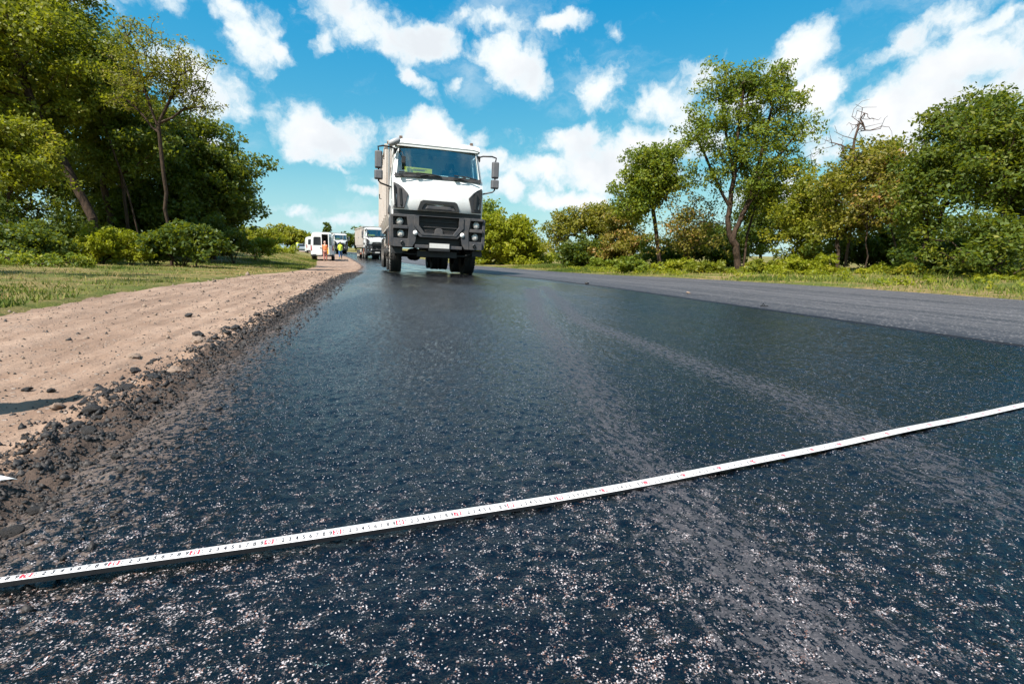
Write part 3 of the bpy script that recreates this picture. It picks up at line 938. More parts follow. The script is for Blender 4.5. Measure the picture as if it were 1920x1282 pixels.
    # --- side windows and doors
    for s in (-1, 1):
        mb = MB()
        lo = [(s * 1.20, .46, zb + .03), (s * 1.20, 1.20, zb + .03), (s * 1.125, 1.18, zt - .06), (s * 1.125, .62, zt - .06)]
        mb.add(lo, [(0, 1, 2, 3)])
        gl = mb.build('side_window', M['dark_glass'], root, smooth=None)
        mb = MB()
        q = [(.20, 1.36), (1.30, 1.36), (1.30, zb + .01), (.22, zb + .01)]
        a = [(s * (hw + .004), y, z) for y, z in q]; b = [(s * (hw + .016) - s * .012 * (z > 2), y, z) for y, z in q]
        mb.prism(a if s > 0 else a[::-1], b if s > 0 else b[::-1])
        dr = mb.build('door', M['white'], root, bevel=.01)
        mb = MB(); mb.box(min(s * (hw + .015), s * (hw + .045)), max(s * (hw + .015), s * (hw + .045)), 1.02, 1.22, 2.18, 2.23)
        mb.build('door_handle', M['black_plastic'], dr, bevel=.008)
        mb = MB()                                    # grey wheel-arch panel with a step
        q = [(.14, 1.02), (.55, 1.02), (.62, 1.30), (.80, 1.50), (1.35, 1.62), (1.9, 1.60), (1.9, 1.74), (1.2, 1.80), (.55, 1.70), (.16, 1.42)]
        a = [(s * (hw - .03), y, z) for y, z in q]; b = [(s * (hw + .035), y, z) for y, z in q]
        mb.prism(a if s > 0 else a[::-1], b if s > 0 else b[::-1])
        mb.build('wheel_arch', M['grey_plastic'], root, bevel=.015)
    # --- corner air deflectors with two dark slots
    for s in (-1, 1):
        mb = MB()
        out = mirx([(1.185, 2.27), (1.185, 1.63), (.90, 1.63), (.80, 1.98), (.93, 2.12), (1.05, 2.20)][::-1], s)
        q = [(x, .02 + crown(x) - .085 + .05 * (abs(x) > 1.1), z) for x, z in out]
        q2 = [(x, .16 + crown(x), z) for x, z in out]
        mb.prism(q, q2)
        df = mb.build('air_deflector', M['grey_plastic'], root, bevel=.02)
        for (xa, xb, za, zc) in ((1.135, 1.165, 1.70, 2.18), (.985, 1.02, 1.70, 2.11)):
            mb = MB()
            yy = .02 + crown(1.05) - .10
            pts = mirx([(xa, zc), (xa - .03, za), (xb + .02 - .03, za), (xb + .02, zc)], s)
            mb.prism([(x, yy - .012 + .04 * (abs(x) > 1.1), z) for x, z in pts], [(x, yy + .09, z) for x, z in pts])
            mb.build('slot', M['black_plastic'], df, bevel=.005)
    # --- recessed upper grille
    mb = MB()
    out = [(-.56, 1.61), (.56, 1.61), (.49, 1.82), (.42, 1.855), (-.42, 1.855), (-.49, 1.82)]
    inn = [(-.45, 1.63), (.45, 1.63), (.40, 1.74), (.36, 1.765), (-.36, 1.765), (-.40, 1.74)]
    mb.ring(out, inn, -.065, .03)
    ug = mb.build('upper_grille', M['black_plastic'], root, bevel=.012)
    mb = MB(); mb.front_prism([(x * .99, z) for x, z in inn], -.03, .02)
    mb.build('grille_inset', M['grey_plastic'], ug, bevel=.01)
    mb = MB(); mb.front_prism([(-.35, 1.64), (.35, 1.64), (.31, 1.725), (-.31, 1.725)], -.055, -.025)
    mb.build('grille_inset', M['grey_plastic'], ug, bevel=.015)
    # dark gap between hood and bumper
    mb = MB(); mb.box(-1.18, 1.18, .10, .5, 1.48, 1.60); mb.build('gap_panel', M['black_plastic'], root)
    # --- bumper corners with lamp pockets
    for s in (-1, 1):
        mb = MB()
        front = [(.60, 1.46), (.60, 1.10), (.62, .80), (.70, .66), (1.22, .66), (1.26, .80), (1.27, 1.40), (1.22, 1.47)]
        lamp_hole = [(.86, 1.40), (.84, 1.20), (1.19, 1.20), (1.21, 1.40)]
        fog_hole = [(.84, 1.11), (.82, .88), (1.17, .88), (1.19, 1.11)]
        # ribs of the corner: post, shelves and outer cheek
        yf = -.16
        def slab(pts, y0, y1): mb.front_prism(mirx(pts, s)[::-1], y0, y1)
        slab([(.60, 1.47), (.58, 1.02), (.62, .80), (.70, .67), (.82, .67), (.80, 1.12), (.86, 1.47)], yf, .5)     # inner post
        slab([(1.19, 1.46), (1.17, .67), (1.23, .68), (1.265, .80), (1.27, 1.42), (1.24, 1.47)], yf + .06, .75)    # cheek
        slab([(.85, 1.47), (.845, 1.405), (1.20, 1.405), (1.20, 1.47)], yf + .012, .4)
        slab([(.82, 1.20), (.81, 1.115), (1.19, 1.115), (1.19, 1.20)], yf + .012, .4)
        slab([(.80, .88), (.81, .67), (1.18, .67), (1.18, .88)], yf + .012, .4)
        slab([(.80, 1.42), (.80, .80), (1.2, .80), (1.2, 1.42)], .0, .3)                                             # pocket floor
        bc = mb.build('bumper_corner', M['grey_plastic'], root, bevel=.012)
        for z, x in ((1.30, 1.02), (1.0, .995)):
            mb = MB(); c_ = (s * x, -.02, z)
            mb.lathe([(.112, .03), (.118, -.03), (.10, -.055), (.10, -.02)], c_, (0, 1, 0), 24)
            hl = mb.build('headlight', M['black_plastic'], root, smooth=40)
            mb = MB(); mb.lathe([(.101, -.02), (.098, -.045), (.07, -.066), (.035, -.078), (0, -.08)], c_, (0, 1, 0), 24)
            mb.build('lens', M['lamp'], hl, smooth=180)
        mb = MB(); mb.lathe([(.045, .02), (.05, -.02), (.035, -.03), (.03, -.01), (0, -.01)], (s * .96, yf + .012, .775), (0, 1, 0), 16)
        mb.build('tow_socket', M['black_plastic'], root, smooth=40)
        mb = MB(); mb.lathe([(.058, .03), (.06, -.012), (.04, -.028), (0, -.034)], (s * .625, yf - .004, 1.03), (0, 1, 0), 20)
        mb.build('fog_lamp', M['fog'], root, smooth=180)
        mb = MB(); mb.front_prism(mirx([(.93, .50), (1.22, .50), (1.20, .66), (.95, .66)], s)[::-1], -.02, .5)     # mud flap skirt under the corner
        mb.build('lower_skirt', M['dark_steel'], root, bevel=.01)
    # --- centre grille: frame, mesh bars, badge-less boss
    mb = MB()
    out = [(-.66, 1.465), (-.66, 1.20), (-.46, .985), (.46, .985), (.66, 1.20), (.66, 1.465)]
    inn = [(-.53, 1.45), (-.53, 1.22), (-.38, 1.035), (.38, 1.035), (.53, 1.22), (.53, 1.45)]
    mb.ring(out[::-1], inn[::-1], -.185, .05)
    gf = mb.build('grille_frame', M['grey_plastic'], root, bevel=.012)
    mb = MB(); mb.front_prism(inn[::-1], .02, .06); mb.build('grille_back', M['black_plastic'], gf)
    for k, (za, zc) in enumerate(((1.335, 1.445), (1.20, 1.315), (1.05, 1.18))):
        mb = MB()
        for r_ in range(4):
            z0 = za + (zc - za) * r_ / 4
            hwid = .52 if z0 > 1.2 else .52 - (1.21 - z0) * .80
            mb.box(-hwid, hwid, -.075, -.04, z0, z0 + .010)
            nb = int(hwid / .026)
            for i in range(-nb, nb + 1):
                x = i * .052 + (.013 if r_ % 2 else -.013)
                if abs(x) < hwid - .008: mb.box(x - .0065, x + .0065, -.068, -.045, z0 + .008, z0 + (zc - za) / 4)
        mb.build('grille_mesh', M['grey_plastic'], gf, smooth=None)
    for z in (1.325, 1.19):
        mb = MB(); mb.box(-.525, .525, -.10, -.03, z - .011, z + .011); mb.build('grille_bar', M['black_plastic'], gf, bevel=.005)
    mb = MB(); mb.front_prism([(-.115, 1.03), (.115, 1.03), (.10, 1.14), (.05, 1.17), (-.05, 1.17), (-.10, 1.14)], -.13, -.03)
    mb.build('grille_boss', M['grey_plastic'], gf, bevel=.012)
    # --- lower bumper: V beam, step, plate
    mb = MB(); mb.front_prism([(-.62, 1.09), (-.46, .99), (.46, .99), (.62, 1.09), (.62, 1.02), (.50, .93), (-.50, .93), (-.62, 1.02)][::-1], -.17, .0)
    mb.build('bumper_beam', M['grey_plastic'], root, bevel=.012)
    mb = MB(); mb.box(-.60, .60, .04, .2, .66, .98); mb.build('intake_back', M['black_plastic'], root)
    mb = MB(); mb.box(-.63, .63, -.15, .0, .66, .745); mb.build('bumper_step', M['grey_plastic'], root, bevel=.012)
    mb = MB(); mb.box(-.27, .30, -.175, -.155, .60, .80)
    np_ = mb.build('plate_holder', M['black_plastic'], root, bevel=.006)
    mb = MB(); mb.box(-.25, .28, -.182, -.17, .672, .79); mb.build('number_plate', M['plate'], np_, bevel=.004)
    mb = MB(); mb.box(-.55, .52, .02, .16, .44, .60); mb.build('cross_member', M['dark_steel'], root, bevel=.01)
    for pth in ([(-1.0, .0, .60), (-.9, .02, .53), (-.75, .03, .50), (-.55, .05, .52)], [(.52, .05, .50), (.7, .03, .50), (.9, .02, .56)]):
        mb = MB(); mb.tube(pth, .02, 6); mb.build('tow_bracket', M['dark_steel'], root)
    # --- mirrors
    for s in (-1, 1):
        mb = MB()
        mb.tube([(s * 1.10, .38, 3.08), (s * 1.22, .22, 3.10), (s * 1.45, .14, 3.10), (s * 1.57, .14, 3.07), (s * 1.555, .16, 2.98), (s * 1.555, .16, 2.26), (s * 1.50, .16, 2.21), (s * 1.22, .24, 2.14)], .021, 8)
        ar = mb.build('mirror_arm', M['black_plastic'], root)
        mb = MB(); mb.box(s * 1.17 - .05, s * 1.17 + .05, .20, .36, 2.06, 2.20); mb.build('arm_bracket', M['black_plastic'], ar, bevel=.012)
        mb = MB(); mb.box(s * 1.12 - .05, s * 1.12 + .05, .34, .44, 2.98, 3.12); mb.build('arm_bracket', M['black_plastic'], ar, bevel=.012)
        for za, zc, wd in ((2.55, 2.98, .20), (2.29, 2.525, .225)):
            mb = MB()
            q0 = [(s * 1.555 - wd / 2, za), (s * 1.555 + wd / 2, za), (s * 1.555 + wd / 2, zc), (s * 1.555 - wd / 2, zc)]
            mb.prism([(x, .205, z) for x, z in q0], [(s * 1.555 + (x - s * 1.555) * .82, .06, (za + zc) / 2 + (z - (za + zc) / 2) * .93) for x, z in q0][::1])
            mh = mb.build('mirror_housing', M['mirror_grey'], root, bevel=.03, seg=3)
            mb = MB(); mb.box(s * 1.555 - wd * .43, s * 1.555 + wd * .43, .206, .212, za + .02, zc - .02)
            mb.build('mirror_glass', M['mirror'], mh)
    mb = MB()                                           # kerb mirror over the screen corner
    mb.lathe([(0, -.17), (.05, -.15), (.075, -.08), (.08, 0), (.075, .08), (.05, .15), (0, .17)], (-1.16, .14, 3.22), (.9, 0, .42), 14)
    km = mb.build('kerb_mirror', M['kerb_grey'], root, smooth=180)
    mb = MB(); mb.tube([(-1.12, .34, 3.18), (-1.2, .22, 3.2), (-1.16, .14, 3.20)], .016, 6); mb.build('arm_bracket', M['black_plastic'], km)
    mb = MB()
    mb.tube([(-1.02, .30, 3.06), (-.96, .10, 2.98), (-.93, .06, 2.86)], .012, 6); mb.box(-.98, -.88, .02, .09, 2.72, 2.88)
    mb.build('front_mirror', M['black_plastic'], root, bevel=.012)
    # --- chassis
    for s in (-1, 1):
        mb = MB(); mb.box(s * .43 - .04, s * .43 + .04, .3, 8.7, .78, 1.06); mb.build('frame_rail', M['dark_steel'], root, bevel=.01)
    for y in (2.6, 4.2, 5.7, 7.05, 8.6):
        mb = MB(); mb.box(-.40, .40, y - .06, y + .06, .80, 1.02); mb.build('cross_member', M['dark_steel'], root)
    mb = MB(); mb.box(-.35, .35, .55, 1.6, .62, 1.30); mb.build('engine', M['dark_steel'], root, bevel=.03)
    for y, st in ((1.32, True), (3.12, True), (6.35, False), (7.72, False)):
        mb = MB(); mb.tube([(-1.0, y, .53), (-.45, y, .50 if st else .53), (.45, y, .50 if st else .53), (1.0, y, .53)], .075 if st else .11, 10)
        if not st: mb.lathe([(0, -.24), (.18, -.16), (.24, 0), (.18, .16), (0, .24)], (0, y, .53), (0, 1, 0), 16)
        mb.build('axle', M['dark_steel'], root)
        for s in (-1, 1):
            make_wheel(root, s * (1.06 if st else .93), y, .53, .32 if st else .28, s, dual=not st, steer=st)
    for s in (-1, 1):
        mb = MB(); mb.lathe([(.0, -.62), (.29, -.62), (.31, -.60), (.31, .60), (.29, .62), (0, .62)], (s * .93, 4.55, .85), (0, 1, 0), 20)
        mb.build('fuel_tank' if s < 0 else 'air_tank', M['rim'], root, smooth=40)
        for y0 in (2.45, ):
            mb = MB()
            pr = [(y0, .80), (y0 + .12, 1.10), (y0 + .45, 1.24), (y0 + .9, 1.24), (y0 + 1.22, 1.10), (y0 + 1.34, .80), (y0 + 1.30, .80), (y0 + 1.18, 1.07), (y0 + .9, 1.20), (y0 + .45, 1.20), (y0 + .16, 1.07), (y0 + .04, .80)]
            a = [(s * .88, y, z) for y, z in pr]; b = [(s * 1.24, y, z) for y, z in pr]
            mb.prism(a if s > 0 else a[::-1], b if s > 0 else b[::-1]); mb.build('mudguard', M['black_plastic'], root, smooth=40)
        mb = MB(); mb.box(s * 1.17 - .03, s * 1.17 + .03, 2.05, 2.35, .45, 1.15); mb.build('step_panel', M['rust'], root, bevel=.01)
        mb = MB(); mb.box(s * 1.17 - .05, s * 1.17 + .05, 4.0, 5.6, .5, .6); mb.build('side_guard', M['rust'], root, bevel=.01)
    # --- tipper body
    yb0, yb1, z0, z1 = 2.15, 8.95, 1.36, 3.44
    bw = 1.27
    for s in (-1, 1):
        mb = MB()
        mb.prism(*([[(s * (bw - .10), yb0, z0), (s * bw, yb0, z0 + .25), (s * (bw + .0), yb0, z1), (s * (bw - .06), yb0, z1), (s * (bw - .06), yb0, z0 + .28), (s * (bw - .16), yb0, z0)][::s],
                    [(s * (bw - .10), yb1, z0), (s * bw, yb1, z0 + .25), (s * (bw + .0), yb1, z1), (s * (bw - .06), yb1, z1), (s * (bw - .06), yb1, z0 + .28), (s * (bw - .16), yb1, z0)][::s]]))
        sw = mb.build('side_wall', M['tipper'], root, bevel=.01)
        for y in (yb0 + .06, 3.5, 4.85, 6.2, 7.55, yb1 - .08):
            mb = MB(); mb.prism([(s * (bw + .002), y - .07, z0 + .2), (s * (bw + .065), y - .05, z0 + .22), (s * (bw + .065), y + .05, z0 + .22), (s * (bw + .002), y + .07, z0 + .2)][::s],
                                [(s * (bw + .002), y - .07, z1 - .02), (s * (bw + .065), y - .05, z1 - .04), (s * (bw + .065), y + .05, z1 - .04), (s * (bw + .002), y + .07, z1 - .02)][::s])
            mb.build('side_rib', M['tipper'], sw, bevel=.006)
        mb = MB(); mb.box(s * (bw + .02) - .05, s * (bw + .02) + .06, yb0 - .02, yb1, z1 + .002, z1 + .12); mb.build('top_rail', M['tipper'], sw, bevel=.012)
        mb = MB(); mb.tube([(s * (bw + .02), yb0 + .05, z1 - .30), (s * (bw + .11), yb0 + .05, z1 - .28), (s * (bw + .12), yb0 + .05, z1 - .20)], .014, 6); mb.build('rope_hook', M['dark_steel'], sw)
        mb = MB(); mb.tube([(s * (bw + .02), 5.2, 2.35), (s * (bw + .12), 5.2, 2.35), (s * (bw + .13), 5.2, 2.50)], .018, 6); mb.build('rope_hook', M['dark_steel'], sw)
    mb = MB(); mb.box(-bw + .07, bw - .07, yb0 + .02, yb0 + .08, z0, z1 + .10); mb.build('front_wall', M['tipper'], root, bevel=.01)
    mb = MB(); mb.prism([(-bw, yb0 + .04, z1 + .125), (bw, yb0 + .04, z1 + .125), (bw, yb0 + .04, z1 + .175), (-bw, yb0 + .04, z1 + .175)], [(-bw, yb0 - .16, z1 + .15), (bw, yb0 - .16, z1 + .15), (bw, yb0 - .16, z1 + .19), (-bw, yb0 - .16, z1 + .19)])
    mb.build('spill_guard', M['tipper'], root, bevel=.008)
    mb = MB(); mb.box(-bw + .1, bw - .1, yb0 + .1, yb1 - .05, z0 - .05, z0 + .02); mb.build('floor_plate', M['tipper'], root)
    mb = MB(); mb.box(-bw + .07, bw - .07, yb1 - .07, yb1 + .002, z0, z1 - .1); mb.build('tailgate', M['tipper'], root, bevel=.01)
    mb = MB(); mb.tube([(0, 2.05, .9), (0, 2.05, 3.3)], .12, 12); mb.build('hoist_ram', M['dark_steel'], root)
    mb = MB()                                            # exhaust stack and air intake behind the cab
    mb.tube([(.95, 2.03, 1.2), (.95, 2.03, 3.2)], .055, 10); mb.build('air_intake', M['black_plastic'], root)
    mb = MB(); mb.tube([(-1.13, 2.02, 1.6), (-1.15, 2.02, 2.9)], .02, 6); mb.build('grab_rail', M['black_plastic'], root)
    for s in (-1, 1):
        mb = MB(); mb.box(s * 1.0 - .16, s * 1.0 + .16, 8.55, 8.58, .25, .9); mb.build('mud_flap', M['rubber'], root)
    return root


def road_pose(t, u):
    """position and heading of something standing on the road at (t, u)"""
    x0, y0 = xy(np.array(t), np.array(u)); x1, y1 = xy(np.array(t + 2.0), np.array(u))
    return Vector((float(x0), float(y0), float(height(np.array(t), np.array(u))))), math.atan2(-(float(x1) - float(x0)), float(y1) - float(y0))


truck = make_truck()
tag(truck, 'big white dump truck with dark grey bumper driving towards the camera on fresh asphalt', 'dump truck', 'dump trucks on the road')
tp = at(820, 500, 13.35)
TT, TU = [float(v) for v in tu(tp.x, tp.y)]
pos, rz = road_pose(TT, TU)
truck.location = pos + Vector((0, 0, .030)); truck.scale = (.955, 1, 1); truck.rotation_euler = (math.radians(-.3), math.radians(1.5), rz + .02)
CAB = truck.location.copy(); CABM = Matrix.Translation(truck.location) @ truck.rotation_euler.to_matrix().to_4x4() @ Matrix.Diagonal((.955, 1, 1, 1))


def truck_at(px, Y, label, rzadd=0.0):
    p_ = at(px, 478, Y); t, u = [float(v) for v in tu(p_.x, p_.y)]
    pos, rz = road_pose(t, u)
    o = copy_tree(truck)
    o.location = pos + Vector((0, 0, .03)); o.rotation_euler = (0, 0, rz + rzadd)
    return tag(o, label)


second_truck = truck_at(707, 57, 'loaded white dump truck half hidden behind the big dump truck, yellow card in its windscreen', .05)
third_truck = truck_at(640, 92, 'smallest and farthest white dump truck, beyond the white van with its open rear door', .06)

# things lying on the dashboards, and the driver
def in_cab(o, base=None):
    o.matrix_world = (base or CABM) @ o.matrix_basis
    return o


mb = MB()
mb.prism([(-.89, .20, 2.50), (-.17, .20, 2.50), (-.17, .195, 2.66), (-.89, .195, 2.67)], [(-.89, .215, 2.50), (-.17, .215, 2.50), (-.17, .21, 2.66), (-.89, .21, 2.67)])
o = in_cab(mb.build('notice_board', M['yellow'])); tag(o, 'yellow notice card propped on the dashboard behind the big truck windscreen', 'card')
card_mesh = o
mb = MB(); mb.box(-.70, -.36, .192, .194, 2.592, 2.606); mb.box(-.66, -.30, .193, .195, 2.62, 2.63)
mb.build('printed_line', M['orange_lens'], o)
mb = MB(); mb.prism([(-.10, .22, 2.505), (.28, .22, 2.505), (.30, .50, 2.56), (-.06, .50, 2.56)], [(-.10, .22, 2.51), (.28, .22, 2.51), (.30, .50, 2.565), (-.06, .50, 2.565)])
o = in_cab(mb.build('paper_sheet', M['paper'])); tag(o, 'white paper sheet lying on the dashboard beside the yellow card', 'paper')
mb = MB(); mb.prism([(.62, .23, 2.505), (.98, .25, 2.505), (.86, .52, 2.58), (.58, .50, 2.58)], [(.62, .23, 2.51), (.98, .25, 2.51), (.86, .52, 2.585), (.58, .50, 2.585)])
o = in_cab(mb.build('paper_sheet', M['paper'])); tag(o, 'white paper sheet at the far right end of the truck dashboard', 'paper')
for tr, lb in ((second_truck, 'yellow card in the windscreen of the half hidden second dump truck'), (third_truck, 'yellow card in the windscreen of the farthest dump truck')):
    c_ = card_mesh.copy(); COL.objects.link(c_)
    c_.matrix_world = Matrix.Translation(tr.location) @ tr.rotation_euler.to_matrix().to_4x4()
    tag(c_, lb, 'card')


# ------------------------------------------------------------------ people
def skin_mesh(name, pts, edges, radii, mat, parent=None, sub=1, root=0):
    me = bpy.data.meshes.new(name)
    me.from_pydata([tuple(p_) for p_ in pts], edges, [])
    o = link(name, me, mat, parent)
    sk = o.modifiers.new('skin', 'SKIN'); sk.use_smooth_shade = True
    for i, r_ in enumerate(radii):
        r_ = r_ if isinstance(r_, tuple) else (r_, r_)
        me.skin_vertices[0].data[i].radius = r_
        me.skin_vertices[0].data[i].use_root = i == root
    sb = o.modifiers.new('sub', 'SUBSURF'); sb.levels = sub; sb.render_levels = sub
    return o


def make_person(vest, trousers, sleeve='skin', seated=False, lean=0.0, reach=0.0, stride=0.0, cap=None):
    """standing figure facing +Y; reach: both forearms lifted forward; lean: trunk bent forward"""
    root = empty('person')
    ly = lambda z: lean * max(0, z - .95)
    P = lambda x, y, z: (x, y + ly(z), z)
    if seated:
        hipz = .0; kn = lambda s: (s * .12, .42, .06); ft = lambda s: (s * .12, .46, -.38)
    hz_ = .95
    pts = [P(0, 0, hz_), P(0, .0, 1.10), P(0, .01, 1.28), P(0, 0, 1.42), P(0, .01, 1.52), P(0, .02, 1.60), P(0, .02, 1.68), P(0, .01, 1.745)]
    rad = [(.16, .115), (.145, .10), (.165, .115), (.12, .085), (.055, .055), (.075, .085), (.082, .098), (.05, .06)]
    E = [(i, i + 1) for i in range(7)]
    for s in (-1, 1):
        b = len(pts)
        pts += [P(s * .165, 0, 1.41), P(s * .235, -.01 + .12 * reach, 1.16), P(s * (.24 - .05 * reach), .06 + .34 * reach, .94 + .20 * reach), P(s * (.24 - .06 * reach), .08 + .44 * reach, .86 + .22 * reach)]
        rad += [.062, .046, .036, (.022, .042)]
        E += [(3, b), (b, b + 1), (b + 1, b + 2), (b + 2, b + 3)]
        # unequal fingers and a thumb, rooted in the palm
        w = Vector(pts[b + 3]); f_ = len(pts)
        dirf = (Vector(pts[b + 3]) - Vector(pts[b + 2])).normalized()
        for k, (off, ln) in enumerate(((-.024, .075), (-.008, .085), (.009, .08), (.024, .062))):
            j = len(pts)
            pts += [w + Vector((0, off, 0)) + dirf * .03, w + Vector((-s * .012, off, 0)) + dirf * (.03 + ln)]
            rad += [.0085, .007]; E += [(b + 3, j), (j, j + 1)]
        j = len(pts); pts += [w + Vector((-s * .01, .045, .01)), w + Vector((-s * .02, .06, -.035))]; rad += [.011, .009]; E += [(b + 3, j), (j, j + 1)]
        b = len(pts)
        yy = s * stride
        if seated:
            pts += [(s * .10, .05, .93), (s * .13, .45, .98), (s * .13, .50, .55), (s * .13, .60, .50)]
        else:
            pts += [(s * .095, 0, .88), (s * .105, .03 + yy * .5, .49), (s * .11, -.01 + yy, .09), (s * .125, .16 + yy, .035)]
        rad += [(.095, .10), (.066, .07), (.045, .05), (.045, .03)]
        E += [(0, b), (b, b + 1), (b + 1, b + 2), (b + 2, b + 3)]
    skin_mesh('body', pts, E, rad, M[sleeve], root, 1)
    # head details
    hd = Vector(pts[6])
    mb = MB()
    mb.lathe([(.0, .135), (.05, .13), (.088, .09), (.100, .03), (.098, -.03), (.085, -.07)], hd + Vector((0, -.02, .0)), (0, -.25, 1), 14)
    mb.build('cap' if cap else 'hair', M[cap] if cap else M['hair'], root, smooth=180)
    mb = MB()
    mb.lathe([(0, .03), (.012, .02), (.016, -.01), (0, -.03)], hd + Vector((0, .098, -.03)), (0, .3, 1), 8)
    for s in (-1, 1): mb.lathe([(0, -.012), (.014, 0), (0, .012)], hd + Vector((s * .086, 0, -.02)), (1, 0, 0), 8)
    mb.build('face', M['skin'], root, smooth=180)
    mb = MB()
    for s in (-1, 1): mb.lathe([(0, -.008), (.011, 0), (0, .008)], hd + Vector((s * .033, .088, .008)), (0, 1, 0), 8)
    mb.build('eyes', M['hair'], root, smooth=180)
    # clothes follow the body, a little larger
    v = [P(0, 0, .90), P(0, 0, 1.10), P(0, .01, 1.28), P(0, 0, 1.42)]; vr = [(.185, .14), (.172, .13), (.19, .14), (.145, .10)]
    ve = [(0, 1), (1, 2), (2, 3)]
    for s in (-1, 1):
        b = len(v); v += [P(s * .165, 0, 1.41), P(s * .20, .0 + .05 * reach, 1.28)]; vr += [.082, .070]; ve += [(3, b), (b, b + 1)]
    skin_mesh('vest', v, ve, vr, M[vest], root, 1)
    v = [(0, 0, .96)]; vr = [(.178, .13)]; ve = []
    for s in (-1, 1):
        b = len(v); yy = s * stride
        if seated: v += [(s * .10, .05, .93), (s * .13, .45, .98), (s * .13, .50, .62)]
        else: v += [(s * .095, 0, .86), (s * .105, .03 + yy * .5, .49), (s * .11, -.01 + yy, .13)]
        vr += [(.112, .115), .085, .066]; ve += [(0, b), (b, b + 1), (b + 1, b + 2)]
    skin_mesh('trousers', v, ve, vr, M[trousers], root, 1)
    if not seated:
        for s in (-1, 1):
            mb = MB(); yy = s * stride
            mb.hexa([(s * .12 - .05, -.08 + yy, .0), (s * .12 + .05, -.08 + yy, 0), (s * .125 + .05, .20 + yy, 0), (s * .125 - .05, .20 + yy, 0)],
                    [(s * .12 - .045, -.075 + yy, .12), (s * .12 + .045, -.075 + yy, .12), (s * .125 + .045, .19 + yy, .06), (s * .125 - .045, .19 + yy, .06)])
            mb.build('boot', M['boot'], root, bevel=.02)
    return root


driver = make_person('cab_grey', 'cab_grey', seated=True, reach=.8)
tag(driver, 'driver in dark clothes seated behind the windscreen of the big dump truck', 'person')
driver.matrix_world = CABM @ Matrix.Translation((.50, 1.22, 1.20)) @ Matrix.Rotation(PI, 4, 'Z')

